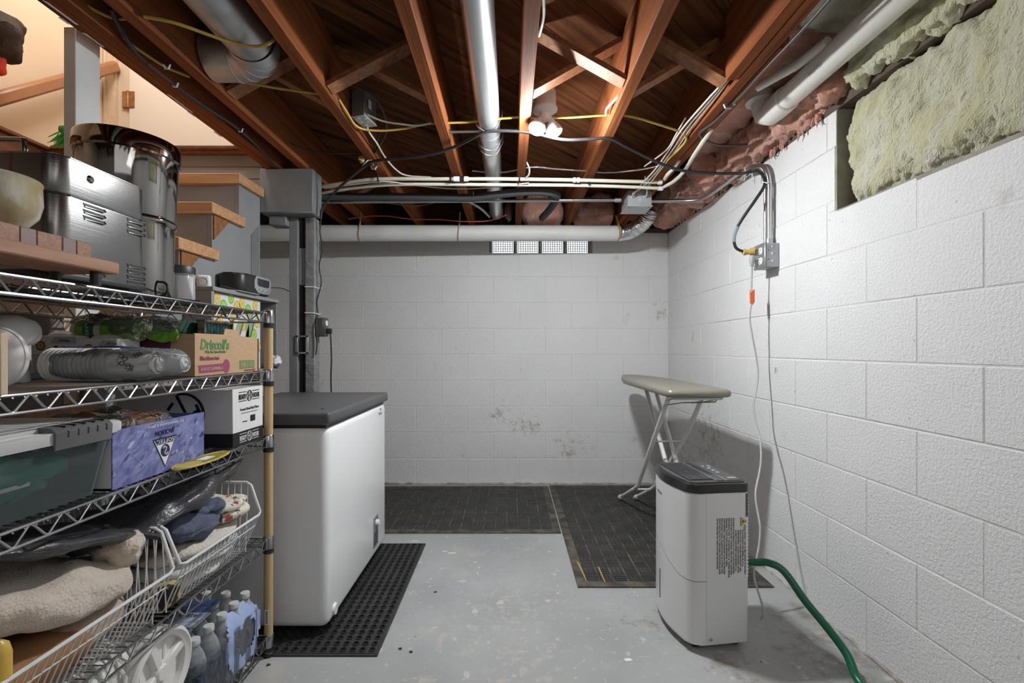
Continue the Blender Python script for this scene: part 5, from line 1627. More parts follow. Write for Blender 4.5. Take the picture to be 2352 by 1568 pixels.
tl = thing('black_tool', 'thin black screwdriver lying on the grey cabinet top', 'tool', (-1.23, 2.08, GZ))
B().tube([(-1.235, 2.0, GZ + .012), (-1.232, 2.05, GZ + .011), (-1.23, 2.14, GZ + .006)], [.004, .006, .003], 7).obj('handle_shaft', BLACK, tl)
pp = thing('loose_paper', 'grey folded papers under the clock radio overhanging the cabinet edge', 'paper', (-1.23, 2.2, GZ))
B().prism([(-1.26, 2.05), (-1.205, 2.09), (-1.20, 2.25), (-1.25, 2.27)], GZ + .0006, GZ + .004, bev=.0005).obj('sheet', mat('grey_paper', (.36, .36, .36), .7), pp)
wg = thing('white_cloth_bag', 'small crumpled white bag hanging below the grey cabinet', 'bag', (-1.24, 2.46, .93))
B().blob(P(630, 830, 2.45), (.026, .03, .03), p=2.5, amp=.02, freq=22, n=10, seed=61).obj('cloth', mat('white_thin_cloth', (.70, .70, .74), .7), wg)

# ------------------------------------------------------------------ ceiling services
gd = thing('galvanized_duct', 'fat galvanized duct turning through an elbow between the joists', 'duct', (-.9, 1.5, 2.1))
dz = 2.115
b = B().tube([(-.885, -.6, dz), (-.885, 1.60, dz)], .078, 28, caps=False)
b.obj('pipe', GALV, gd)
arc = [(-.885, 1.585, dz)]
el = B()
cpts = []
for k in range(5):
    a = R(22.5 * k)
    cpts.append(Vector((-.985 + .10 * math.cos(a), 1.60 + .10 * math.sin(a), dz)))
cpts = cpts + [Vector((-1.08, 1.70, dz))]
el.tube(cpts, .081, 28)
el.obj('elbow', GALV, gd)
b = B()
for p0, p1 in zip(cpts, cpts[1:]):
    dd = (p1 - p0).normalized()
    b.tube([p0 - dd * .004, p0, p0 + dd * .004], [.081, .0835, .081], 28, caps=False)
b.obj('seam_ring', GALV, gd)
rd_ = thing('round_duct', 'bright round metal duct running between the middle joists', 'duct', (-.11, 2.2, 2.1))
dx0, dz0 = -.098, 2.092
B().cyl((dx0, -.9, dz0), (dx0, 2.23, dz0), .051, seg=30).obj('pipe', DUCTM, rd_)
B().cyl((dx0, 2.20, dz0 - .002), (dx0 - .005, 3.55, dz0 - .006), .0495, seg=30).obj('pipe', DUCTM, rd_)
B().tube([(dx0, 2.215, dz0), (dx0, 2.235, dz0)], .0525, 30).obj('joint_collar', DUCTM, rd_)
for y in (2.10, 2.30, 2.36):
    B().tube([(dx0 - .06, y, JT), (dx0 - .058, y, dz0 - .01), (dx0 - .03, y, dz0 - .052), (dx0, y + .005, dz0 - .058), (dx0 + .03, y, dz0 - .052), (dx0 + .058, y, dz0), (dx0 + .062, y, dz0 + .03)], .0022, 6, smooth=4).obj('hanger_wire', GALV, rd_)
B().tube([(dx0 - .06, 3.48, dz0 - .02), (dx0, 3.48, dz0 - .062), (dx0 + .07, 3.48, dz0 - .035)], .003, 6, smooth=4).obj('hanger_wire', GALV, rd_)

# lamp holder with two bulbs
lf = thing('twin_bulb_light', 'white ceiling lamp holder with two lit bulbs on the middle joist', 'ceiling light', (.145, 2.0, 2.12))
FXT = mat('white_fixture', (.72, .71, .70), .4)
lc = (.146, 2.0, 0)
B().lathe([(0, 2.155), (.046, 2.155), (.048, 2.150), (.048, 2.085), (.054, 2.083), (.055, 2.078), (.054, 2.074), (.03, 2.062), (0, 2.06)], lc, 30).obj('base', FXT, lf)
B().span((.086, 1.985, 2.10), (.11, 2.015, 2.14), bev=.003).obj('mount', FXT, lf)
B().lathe([(0, 2.063), (.019, 2.063), (.019, 2.035), (.014, 2.03), (0, 2.03)], lc, 16).obj('socket', WHITEP, lf)
B().cyl((.122, 2.0, 2.04), (.175, 2.0, 2.04), .012, seg=12).obj('splitter', WHITEP, lf)
BULBM = mat('lit_bulb', (.9, .9, .9), .4, emit=((.945, .98, 1.0), BULB))
for (a, c) in ((Vector((.124, 2.0, 2.04)), Vector((.114, 1.986, 1.995))), (Vector((.173, 2.0, 2.04)), Vector((.187, 2.012, 1.993)))):
    dv = (c - a).normalized()
    bl_ = B().tube([a + dv * .050, a + dv * .058, a + dv * .066, a + dv * .073, a + dv * .077], [.0350, .0335, .0270, .0150, .003], 20).obj('bulb', BULBM, lf)
    B().tube([a, a + dv * .012, a + dv * .025, a + dv * .040, a + dv * .052], [.012, .014, .025, .034, .0362], 20).obj('bulb_base', WHITEP, bl_)

cable('lamp_feed_cable', 'short white cable feeding the lamp holder', [P(1226, 205, 2.0), P(1238, 222, 2.0), P(1252, 238, 1.98)], .005, CORDW)
# cables under and through the joists: (x, y in the photograph, height)
def zp(pts, z):
    return [PZ(p[0], p[1], p[2] if len(p) > 2 else z) for p in pts]


cable('yellow_cable', 'yellow cable looping under the fat duct to the hanging steel box', zp([(330, 38), (400, 52), (480, 80), (540, 100), (590, 107), (620, 98), (632, 86, 2.07)], 2.035), .0052, CORDY)
cable('yellow_cable', 'yellow cable passing behind the duct elbow to the next joist', zp([(520, 184), (580, 192), (640, 203), (736, 216)], 2.07), .0048, CORDY)
cable('yellow_cable', 'long sagging yellow cable crossing the joists past the bulbs to the steel box', zp([(778, 228, 2.06), (795, 255, 2.04), (822, 292, 2.035), (870, 300, 2.04), (930, 295, 2.05), (985, 284, 2.06), (1080, 280, 2.07), (1180, 270, 2.07), (1300, 270, 2.07), (1400, 264, 2.07), (1450, 268, 2.06), (1520, 288, 2.05), (1566, 305, 2.04), (1576, 320, 2.03), (1562, 340, 2.02), (1530, 372, 2.02), (1505, 405, 2.02), (1492, 432, 2.0)], 2.06), .005, CORDY)
cable('yellow_cable', 'yellow cable stapled along the stairwell trimmer', zp([(150, -6), (205, 42), (290, 95), (370, 148), (410, 166), (436, 176)], 2.045), .005, CORDY)
cable('yellow_cable', 'short yellow cable arching between trimmer and first joist', zp([(170, -8), (215, 22), (262, 42), (300, 42)], 2.06), .005, CORDY)
cable('black_cable', 'black cable clipped along the stairwell trimmer towards the column', zp([(255, 20, 2.06), (268, 50, 2.05), (300, 105, 2.03), (335, 145, 2.03), (398, 194, 2.03), (470, 245, 2.03), (550, 298, 2.03), (600, 345, 2.03), (645, 395, 2.03)], 2.03), .0065, CORDB)
for k, (x, y) in enumerate(((402, 194), (552, 298), (383, 152))):
    q = PZ(x, y, 2.028)
    B().tube([q + Vector((-.012, 0, .006)), q + Vector((-.006, 0, -.009)), q + Vector((.006, 0, -.009)), q + Vector((.012, 0, .006))], .0028, 5).obj('cable_staple', WHITEP, label=('white staple midway along the black trimmer cable', 'white staple on the black trimmer cable towards the column', 'white staple on the trimmer nearest the grey post board')[k], cat='staple', group='white cable staples')
ext = [P(737, 500, 2.56), P(742, 476, 2.55), P(770, 440, 2.52), P(812, 402, 2.45), P(846, 376, 2.40)] + [P(872, 368, 2.36), P(940, 362, 2.30), P(1000, 352, 2.25), P(1050, 335, 2.2), P(1095, 312, 2.12), P(1130, 301, 2.1), P(1210, 303, 2.1), P(1290, 320, 2.12), P(1350, 320, 2.13), P(1400, 318, 2.14)] + \
      [P(1440, 338, 2.2), P(1500, 368, 2.3), P(1560, 390, 2.38), P(1620, 397, 2.4), P(1700, 398, 2.38), P(1738, 392, 2.28)]
xl = thing('extension_lead', 'thick black extension lead swagged under the joists to the wall outlet', 'extension lead', P(1210, 303, 2.1))
B().tube(ext, .0072, 8, smooth=5).obj('cord', CORDB, xl, angle=80)
B().tube([P(1738, 392, 2.27), P(1752, 402, 2.23), P(1756, 425, 2.2), P(1738, 455, 2.2), P(1712, 492, 2.22), P(1694, 520, 2.24)], .0072, 8, smooth=5).obj('cord', CORDB, xl, angle=80)
B().tube([P(1696, 517, 2.24), P(1687, 540, 2.25), P(1686, 556, 2.25)], .0085, 8, smooth=5).obj('taped_splice', mat('grey_tape', (.30, .34, .38), .3, .3), xl)
B().tube([P(1686, 555, 2.25), P(1690, 568, 2.25), P(1700, 575, 2.25), P(1716, 578, 2.25)], .007, 8, smooth=5).obj('cord', CORDB, xl)
q0, q1 = P(1709, 579, 2.245), P(1734, 577, 2.225)
B().tube([q0, q0.lerp(q1, .3), q0.lerp(q1, .45), q0.lerp(q1, .5), q1], [.012, .014, .012, .017, .018], 14).obj('plug', mat('plug_yellow', (.52, .38, .10), .45), xl, label='yellow plug at the end of the black lead')
B().tube([q0 + Vector((-.004, 0, 0)), q0 + Vector((.006, 0, .0))], [.016, .016], 5).obj('cord_clamp', mat('plug_yellow', (.52, .38, .10)), xl)
cable('black_loop_cable', 'black looped cable hanging behind the joist by the steel box', zp([(800, 192, 2.12), (850, 215, 2.1), (880, 255, 2.08), (888, 300, 2.08), (870, 335, 2.06), (858, 352, 2.05), (866, 320, 2.07), (880, 290, 2.1)], 2.1), .005, CORDB)
cable('thin_black_cable', 'thin black cable running from the first joist to the swagged cord', zp([(660, 325, 2.08), (710, 345, 2.07), (770, 352, 2.06), (830, 352, 2.05), (850, 366, 2.04)], 2.06), .004, CORDB)
cable('black_cable', 'black cable clipped under the wide end joist and looping to the insulation', zp([(1915, -12, 2.024), (1850, 62, 2.024), (1752, 165, 2.024), (1700, 222, 2.024), (1640, 280, 2.024), (1610, 302, 2.022), (1608, 312, 2.02), (1625, 324, 2.02), (1660, 334, 2.03), (1735, 330, 2.05)], 2.024), .005, mat('dark_grey_cable', (.055, .055, .06), .5))
for k, off in enumerate((0, 9, 18)):
    cable('white_cable', ('white bundled cable strand lying closest to the wide end joist', 'white bundled cable strand between the two others by the wide end joist', 'white bundled cable strand farthest from the wide end joist')[k], zp([(1842 - off, -8, 2.07), (1778 - off, 62, 2.07), (1735 - off, 108, 2.07), (1698 - off, 146, 2.08), (1668 - off * .6, 192, 2.06), (1640 - off * .8, 228, 2.05), (1585 - off, 296, 2.04), (1552 - off * .9, 345, 2.03), (1515 - off * .7, 392, 2.01), (1485 - off * 1.2, 432, 1.99)], 2.05), .0042, CORDW, group='white cables on the wide end joist')
cable('white_cable', 'white cable running up the right-of-centre joist from the lamp row' if False else 'white cable bowing along the joist beside the lamp and down to the yellow one', zp([(1528, -8, 2.12), (1500, 40, 2.11), (1474, 88, 2.10), (1460, 125, 2.09), (1455, 142, 2.09)], 2.1), .0055, CORDW)
cable('white_cable', 'short white cable dropping from the cross brace to the sagging yellow cable', zp([(1440, 184, 2.09), (1430, 208, 2.07), (1412, 230, 2.06), (1394, 250, 2.06), (1393, 264, 2.06)], 2.07), .0055, CORDW)
cable('white_cable', 'white cable beside the middle joist above the lamp', zp([(1248, -10, 2.08), (1249, 30, 2.08), (1244, 60, 2.08), (1238, 82, 2.09)], 2.08), .005, CORDW)
cable('white_cable', 'short white cable hooking below the lamp to the water lines', zp([(1207, 368, 2.05), (1215, 385, 2.03), (1215, 400, 2.01), (1206, 410, 2.0)], 2.03), .005, CORDW)
cable('white_cable', 'white cable from the hanging steel box to the sagging yellow cable', zp([(842, 262, 2.07), (880, 278, 2.06), (925, 285, 2.05), (960, 288, 2.05), (990, 282, 2.06)], 2.06), .0045, CORDW)
cable('white_cable', 'white cable dropping from the hanging steel box to the water lines', zp([(842, 275, 2.06), (846, 300, 2.05), (866, 330, 2.05), (885, 362, 2.04), (910, 390, 2.03), (935, 403, 2.02), (990, 407, 2.01)], 2.03), .0045, CORDW)
cable('white_cable', 'thin white cable sagging under the paired water lines', zp([(745, 432, 1.99), (800, 425, 1.99), (882, 417, 1.985), (950, 425, 1.985), (1020, 432, 1.985), (1080, 433, 1.985), (1150, 428, 1.985), (1215, 420, 1.985)], 1.985), .004, CORDW)
cable('white_cable', 'white cable curving up from the yellow cable to the sloping water tubes', zp([(1480, 382, 2.03), (1530, 345, 2.03), (1552, 310, 2.05), (1575, 270, 2.08)], 2.04), .004, CORDW)
cable('armored_cable', 'thin silvery armoured cable crossing the far joists', zp([(1085, 392, 2.07), (1150, 396, 2.07), (1220, 384, 2.06), (1280, 388, 2.06), (1340, 392, 2.06), (1400, 396, 2.06), (1480, 388, 2.06), (1545, 372, 2.07)], 2.06), .005, mat('armour_steel', (.5, .5, .5), .3, 1, bump=1, bs=160))
cable('grey_drain_tube', 'short grey tube curving below the insulated pipe towards the end wall', zp([(1072, 460, 1.97), (1090, 470, 1.97), (1108, 482, 1.98), (1124, 498, 2.0)], 1.97), .0075, mat('grey_tube', (.42, .42, .42), .4), 'tube')
cable('red_wire', 'red wire sagging along the far joists above the white pipe', [P(800, 503, 3.25), P(838, 497, 3.25), P(890, 496, 3.25), P(945, 503, 3.25), P(1010, 504, 3.25), P(1060, 508, 3.25), P(1120, 507, 3.25), P(1165, 494, 3.3)], .004, mat('red_wire_jacket', (.62, .10, .04), .5), 'wire')
cable('brown_wire', 'thin brown wire drooping under the insulated pipe', [P(860, 462, 2.95), P(920, 470, 2.95), P(960, 473, 2.95), P(1000, 465, 2.95), P(1040, 458, 2.95)], .0028, mat('brown_wire_jacket', (.25, .13, .09), .6), 'wire')
cable('conduit_stub', 'short steel conduit rod reaching from the joist to the lamp', [P(1025, 303, 2.12), P(1120, 301, 2.12), P(1200, 299, 2.1)], .0062, EMT, 'conduit', smooth=0)

# paired water lines
wl_ = thing('water_tube', 'upper cream water tube with white couplings across the joists', 'pipe', P(1130, 412, 2.6))
B().tube(zp([(735, 429), (800, 419), (870, 411), (1000, 411), (1150, 411), (1300, 413), (1420, 416), (1512, 418)], 2.0), .0098, 10, smooth=3).obj('tube', PEX, wl_)
for (a, b_) in (((1042, 411), (1056, 411)), ((1066, 411), (1076, 411)), ((1316, 413.5), (1322, 413.5)), ((1325, 413.5), (1331, 413.5)), ((1512, 418), (1520, 418))):
    B().tube(zp([a, b_], 2.0), .0145, 14).obj('coupling', WHITEP, wl_)
B().tube(zp([(1056, 411), (1066, 411)], 2.0), .0135, 12).obj('coupling_ring', BLACK, wl_)
B().tube(zp([(1527, 411, 2.0), (1534, 400, 2.0), (1548, 385, 2.02), (1560, 368, 2.03)], 2.0), .0098, 10, smooth=3).obj('riser_tube', PEX, wl_)
wl2 = thing('water_tube', 'lower cream water tube bending up beside the wide end joist', 'pipe', P(1130, 425, 2.6))
B().tube(zp([(735, 444), (800, 433), (890, 424), (1000, 423), (1150, 424), (1300, 425), (1420, 428), (1512, 432)], 1.985), .0098, 10, smooth=3).obj('tube', PEX, wl2)
B().tube(zp([(1512, 432), (1522, 432)], 1.985), .0145, 14).obj('coupling', WHITEP, wl2)
B().tube(zp([(1522, 430, 1.985), (1545, 418, 1.985), (1570, 395, 1.99), (1595, 355, 2.0), (1615, 325, 2.01), (1635, 295, 2.03)], 1.985), .0098, 10, smooth=4).obj('riser_tube', PEX, wl2)
for k, (x, y) in enumerate(((869, 411), (882, 424), (1036, 413), (1046, 425), (1193, 413), (1196, 425), (1353, 418), (1348, 430), (1497, 434))):
    q = PZ(x, y, 1.995)
    B().tube([q + Vector((0, -.012, .02)), q + Vector((0, -.014, -.004)), q + Vector((0, .0, -.014)), q + Vector((0, .014, -.004)), q + Vector((0, .012, .02))], .0042, 5).obj('pipe_clip', BLACK, label='black clip on the %s cream water tube, %s from the column' % (('upper', 'lower')[k % 2 if k < 8 else 1], ('first', 'second', 'third', 'fourth', 'fifth')[k // 2]), cat='clip', group='black water tube clips')
cable('white_supply_pipe', 'white supply pipe in shadow behind the wide end joist', zp([(1902, 95, 2.09), (1830, 150, 2.09), (1740, 200, 2.09)], 2.09), .017, PVC, 'pipe', smooth=0, seg=12)

ins = thing('insulated_pipe', 'black foam insulated pipe dipping under the far joists', 'pipe', P(1000, 455, 2.85))
B().tube(zp([(738, 450, 1.975), (820, 452, 1.975), (900, 452, 1.975), (1000, 453, 1.975), (1085, 454, 1.975), (1150, 446, 1.98), (1210, 440, 1.985), (1255, 441, 1.985), (1278, 448, 1.985), (1276, 462, 1.985), (1262, 482, 1.985), (1245, 500, 2.0)], 1.975), .0235, 14, smooth=4).obj('foam_sleeve', FOAM, ins, angle=70)
B().tube([PZ(1087, 439, 1.99), PZ(1088, 460, 1.96), PZ(1092, 475, 1.94)], .003, 5).obj('tie', mat('dark_green_tie', (.03, .12, .06), .5), ins)
cd1 = thing('steel_conduit', 'steel conduit running from the column to the grey junction box', 'conduit', P(1080, 460, 2.9))
B().tube(zp([(738, 463), (1080, 461), (1424, 459)], 1.968), .0105, 12).obj('tube', EMT, cd1)
B().tube(zp([(1412, 459), (1426, 459)], 1.968), .0145, 10).obj('connector', GALV, cd1)

jb = thing('junction_box', 'grey steel junction box in the corner with cables entering its front', 'junction box', P(1460, 465, 2.88))
jy = 2.80
jx0, jx1 = (1442 - CX) * jy / F, (1497 - CX) * jy / F
jz0, jz1 = EYE - (472 - CY) * jy / F, EYE - (437 - CY) * jy / F
B().span((jx0, jy, jz0), (jx1, jy + .16, jz1), bev=.002).obj('box', BOXG, jb)
B().span((jx0 - .006, jy - .004, jz0 - .004), (jx1 + .006, jy + .165, jz0), bev=.001).obj('cover', mat('pale_box_steel', (.50, .51, .52), .4, .3), jb)
for x in (jx0 + .012, jx1 - .012):
    B().blob((x, jy + .02, jz0 - .005), (.003, .003, .002), n=3).obj('screw', BLACK, jb)
for (px, py) in ((1454, 450), (1484, 451)):
    q = P(px, py, jy)
    B().lathe([(0, -.012), (.010, -.012), (.012, -.006), (.012, 0)], q, 12, 'y').obj('connector', GALV, jb)
for (px, py) in ((1468, 447), (1470, 458)):
    q = P(px, py, jy)
    B().lathe([(0, -.001), (.010, -.001), (.010, 0)], q, 14, 'y').obj('knockout', mat('pale_box_steel', (.50, .51, .52)), jb)
for (a, b_, lab) in (((1454, 450), (1478, 425), 'cream cable slanting into the first connector of the grey junction box'), ((1457, 449), (1485, 424), 'second cream cable sharing the first connector of the grey junction box'), ((1484, 451), (1485, 424), 'cream cable dropping straight into the far connector of the grey junction box')):
    cable('white_cable', lab, [P(a[0], a[1], jy - .012), P(a[0] + 2, a[1] - 8, jy - .05), P(b_[0], b_[1], jy - .07), P(b_[0] + 4, b_[1] - 20, jy - .05)], .0042, mat('cream_cable', (.64, .58, .44), .5), group='cables into the grey junction box')
hb = thing('junction_box', 'dusty grey steel box hanging between joists by the sagging yellow cable', 'junction box', P(826, 250, 1.96))
q = PZ(828, 262, 2.06)
rot = Euler((0, 0, R(-14))).to_matrix()
B().box(q + Vector((0, .05, .05)), (.062, .10, .11), rot=rot, bev=.003).obj('box', mat('dusty_steel', (.22, .22, .225), .5, .4), hb)
B().box(q + Vector((0, .05, -.007)), (.066, .104, .004), rot=rot, bev=.001).obj('cover', BOXG, hb)
for j, (dx, dy) in enumerate(((-.015, .02), (.015, .02), (-.015, .05), (.015, .05), (0.0, .08))):
    B().lathe([(0, -.0015), (.009, -.0015), (.009, 0)], q + Vector((dx, dy, -.0092)), 12, 'z').obj('knockout', mat('pale_box_steel', (.50, .51, .52)), hb)
bt = B().box(q + Vector((.034, .02, .05)), (.002, .02, .035), rot=rot)
bt.obj('paper_tag', PAPER, hb)
b = B()
q = PZ(846, 372, 2.02)
yt = thing('yellow_cord_end', 'small yellow connector and tie under the joist by the black cord', 'connector', q)
B().blob(q + Vector((-.034, 0, .012)), (.014, .014, .018), p=3, amp=.008, freq=60, n=6, seed=3).obj('connector_body', mat('plug_yellow', (.52, .38, .10)), yt)
B().tube([q + Vector((-.03, 0, -.02)), q + Vector((0, 0, .01)), q + Vector((.02, 0, .004)), q + Vector((.026, 0, -.02))], .0028, 5, smooth=3).obj('white_tie', WHITEP, yt)
for (x, y, n_, lab) in ((1672, 240, 'conduit_strap', 'small galvanized strap nailed under the wide end joist'), (858, 382, 'conduit_strap', 'small galvanized strap by the yellow connector and black cord')):
    q = PZ(x, y, 2.026)
    B().tube([q + Vector((-.014, 0, .002)), q + Vector((-.008, 0, -.012)), q + Vector((.008, 0, -.014)), q + Vector((.014, 0, 0)), q + Vector((.026, 0, .003))], .006, 5).obj(n_, GALV, label=lab, cat='strap', group='galvanized straps')

# big white drain along the end wall, with foil duct
dp = thing('white_drain_pipe', 'long white pipe along the end wall above the glass blocks', 'pipe', (-.2, 3.3, 1.9))
pa, pb = Vector((-2.0, 3.28, 1.868)), Vector((.785, 3.40, 1.897))
B().tube([pa, pb], .0565, 28).obj('pipe', PVCG, dp)
for (px, m_) in ((830, mat('tan_strap', (.40, .33, .24), .7)), (1053, mat('tan_strap', (.40, .33, .24)))):
    t = (((px - CX) * 3.33 / F) - pa.x) / (pb.x - pa.x)
    q = pa.lerp(pb, t)
    B().tube([q + Vector((.012, -.03, .14)), q + Vector((.010, -.05, .06)), q + Vector((.003, -.059, 0)), q + Vector((-.002, -.045, -.038)), q + Vector((-.003, 0, -.059))], .0055, 6, smooth=3).obj('hanger_strap', m_, dp)
q = pb
B().tube([q + Vector((-.03, -.03, .12)), q + Vector((-.02, -.052, .07)), q + Vector((-.006, -.060, 0)), q + Vector((-.004, -.045, -.04)), q + Vector((-.008, 0, -.058))], .006, 6, smooth=3).obj('hanger_strap', mat('mustard_strap', (.42, .29, .08), .6), dp)
fd = thing('foil_duct', 'crinkled foil flexible duct leaving the end of the white pipe', 'duct', (.85, 3.38, 1.93))
pts = [Vector((.78, 3.40, 1.897)), Vector((.85, 3.395, 1.903)), Vector((.91, 3.36, 1.93)), Vector((.955, 3.30, 1.97)), Vector((.975, 3.26, 2.03))]
fine = B()
tmp = []
n_ = 44
def cr_(t):
    s = t * (len(pts) - 1)
    i = min(int(s), len(pts) - 2)
    u = s - i
    g = lambda k: pts[min(max(k, 0), len(pts) - 1)]
    a, b, c, d = g(i - 1), g(i), g(i + 1), g(i + 2)
    return 0.5 * ((2 * b) + (c - a) * u + (2 * a - 5 * b + 4 * c - d) * u * u + (3 * b - a - 3 * c + d) * u ** 3)
rs = [.052 + .0045 * (k % 2) + random.uniform(-.0015, .0015) for k in range(n_ + 1)]
fine.tube([cr_(k / n_) for k in range(n_ + 1)], rs, 24)
fine.obj('foil_sleeve', mat('crinkled_foil', (.78, .78, .79), .22, 1.0, bump=.8, bs=55), fd, angle=20)

# white pipe ending in an elbow beside the insulation
wp2 = thing('white_vent_pipe', 'white plastic pipe under the insulation ending in an elbow', 'pipe', (1.1, 1.6, 2.05))
ax = lambda y: Vector((1.098, y, 2.055))
B().cyl(ax(-.8), ax(1.93), .0445, seg=28).obj('pipe', PVC, wp2)
B().tube([ax(1.86), ax(1.865), ax(1.95), ax(1.955)], [.046, .051, .051, .046], 28).obj('hub', PVC, wp2)
B().tube([ax(1.95), ax(1.985), ax(2.01) + Vector((-.006, 0, .012)), ax(2.02) + Vector((-.012, 0, .05)), ax(2.02) + Vector((-.015, 0, .12))], [.049, .049, .048, .047, .047], 24).obj('elbow', PVC, wp2)
B().tube([ax(1.98) + Vector((-.03, .03, .06)), ax(1.985) + Vector((-.03, .03, .13))], .057, 24).obj('hub', PVC, wp2)
text('CPF-LOT', (1.062, 1.60, 2.027), Matrix(((0, -.62, -.78), (1, 0, 0), (0, .78, -.62))), .018, mat('grey_ink', (.35, .36, .38)), wp2)

# wall outlet with its conduit
wo = thing('wall_outlet_box', 'grey steel outlet box with two receptacles on the long block wall', 'outlet', (XW, 2.21, 1.5))
OX, OY0, OY1, OZ0, OZ1 = 1.176, 2.162, 2.258, 1.438, 1.549
B().span((OX, OY0, OZ0), (XW - .001, OY1, OZ1), bev=.003).obj('box', BOXG, wo)
B().span((OX - .007, OY0 - .003, OZ0 - .003), (OX, OY1 + .003, OZ1 + .003), bev=.003).obj('cover_plate', GALV, wo)
for z in (1.517, 1.470):
    s_ = B().blob((OX - .008, 2.195, z), (.003, .0155, .0165), p=3, n=8).obj('receptacle', WHITEP, wo)
    B().span((OX - .0118, 2.188, z + .001), (OX - .0105, 2.190, z + .009)).span((OX - .0118, 2.199, z + .001), (OX - .0105, 2.201, z + .009)).span((OX - .0118, 2.193, z - .010), (OX - .0105, 2.197, z - .005)).obj('slot', BLACK, s_)
    B().blob((OX - .008, 2.235, z), (.003, .0155, .0165), p=3, n=8).obj('receptacle', WHITEP, wo)
for z in (1.532, 1.499, 1.463):
    B().lathe([(.0085, -.0012), (.0105, -.0016), (.0115, 0)], (1.214, OY0, z), 18, 'y').obj('knockout', GALV, wo)
for z in (1.515, 1.474):
    B().lathe([(0, -.0006), (.0025, -.0006), (.0025, 0)], (OX + .012, OY0, z), 8, 'y').obj('screw_hole', BLACK, wo)
cw = thing('wall_conduit', 'steel conduit bending off the block wall down to the outlet box', 'conduit', (1.2, 2.3, 1.75))
cpts = [Vector((jx1, 2.885, 1.968)), P(1560, 461, 2.86), P(1605, 458, 2.80), P(1645, 437, 2.68), P(1690, 403, 2.50), P(1722, 386, 2.36), P(1745, 380, 2.26), P(1760, 392, 2.215), P(1767, 420, 2.20), Vector((1.212, 2.20, 1.75)), Vector((1.212, 2.20, 1.545))]
B().tube(cpts, .0112, 14, smooth=5).obj('tube', EMT, cw)
B().tube([Vector((1.212, 2.20, 1.548)), Vector((1.212, 2.20, 1.575))], .0155, 12).obj('connector', GALV, cw)
c2 = [P(1700, 410, 2.46), P(1726, 388, 2.33), P(1744, 383, 2.25), P(1758, 398, 2.225), Vector((1.206, 2.222, 1.85)), Vector((1.206, 2.222, 1.545))]
B().tube(c2, .008, 10, smooth=5).obj('tube', EMT, cw)
B().tube([P(1711, 384, 2.38), P(1712, 402, 2.36), P(1709, 415, 2.36)], .0026, 5).tube([P(1728, 398, 2.3), P(1728, 416, 2.3)], .0026, 5).tube([P(1750, 418, 2.21), P(1762, 420, 2.19), P(1772, 418, 2.19)], .003, 5).obj('white_tie', WHITEP, cw)
DHI = (Matrix.Translation(dh.location) @ Matrix.Rotation(R(6.3), 4, 'Z')).inverted()


def dpart(o):
    o.parent = dh
    o.matrix_parent_inverse = DHI
    return o


q = P(1727, 595, 2.225)
dpart(B().tube([q + Vector((.0, 0, .014)), q + Vector((0, 0, .004)), q + Vector((0, 0, -.014)), q + Vector((0, 0, -.03)), q + Vector((0, 0, -.034))], [.010, .013, .012, .008, .007], 12).span(q + Vector((.0, -.01, -.006)), q + Vector((.028, .01, .014))).obj('plug', CORDG))
pc = [q + Vector((0, 0, -.03))] + [P(a, b_, y) for a, b_, y in ((1726, 650, 2.23), (1726, 690, 2.23), (1722, 730, 2.23), (1728, 772, 2.23), (1737, 820, 2.23), (1741, 862, 2.22), (1735, 905, 2.2), (1730, 928, 2.19), (1735, 965, 2.16), (1745, 1005, 2.12), (1748, 1050, 2.08), (1744, 1085, 2.05), (1735, 1135, 2.0), (1742, 1185, 1.96), (1746, 1215, 1.94), (1742, 1260, 1.92), (1733, 1300, 1.9), (1733, 1330, 1.88), (1742, 1360, 1.85), (1751, 1390, 1.84), (1753, 1412, 1.84), (1745, 1425, 1.85), (1722, 1432, 1.87))]
dpart(B().tube(pc, .0042, 7, smooth=6).obj('power_cord', mat('light_grey_cord', (.50, .50, .50), .45), angle=80, label='grey cord reaching up to the wall outlet'))
q = P(1727, 682, 2.23)
dpart(B().prism([(q.y - .004, q.z + .022), (q.y - .006, q.z - .034), (q.y + .002, q.z - .036), (q.y + .012, q.z - .028), (q.y + .013, q.z + .036)], q.x - .0045, q.x + .0045, axis='x').prism([(q.x - .010, q.z + .020), (q.x + .010, q.z + .038), (q.x + .010, q.z - .026), (q.x - .002, q.z - .036), (q.x - .010, q.z - .030)], q.y - .0068, q.y - .0058, axis='y') \
    .obj('cord_tag', mat('orange_tag', (.85, .16, .06), .6), label='orange warning tag'))
hs = [P(1718, 1290, 1.78), P(1740, 1291, 1.75), P(1765, 1292, 1.72), P(1800, 1311, 1.69), P(1850, 1380, 1.63), P(1900, 1441, 1.58), P(1945, 1502, 1.535), P(1975, 1568, 1.475), Vector((1.10, 1.36, .014)), Vector((1.09, 1.15, .014)), Vector((1.06, .8, .014))]
cable('green_hose', 'green garden hose from the dehumidifier down to the floor along the block wall', hs, .0132, mat('green_hose_rubber', (.008, .13, .065), .28), 'hose', seg=14, smooth=6)
hk = P(1784, 846, 1080 * 1.236 / (1784 - CX))
B().tube([hk + Vector((0, .01, .004)), hk + Vector((-.006, 0, .005)), hk + Vector((-.008, 0, -.022))], .0018, 5).obj('wall_nail', GALV, label='small bent nail in the block wall beside the grey cord', cat='nail')

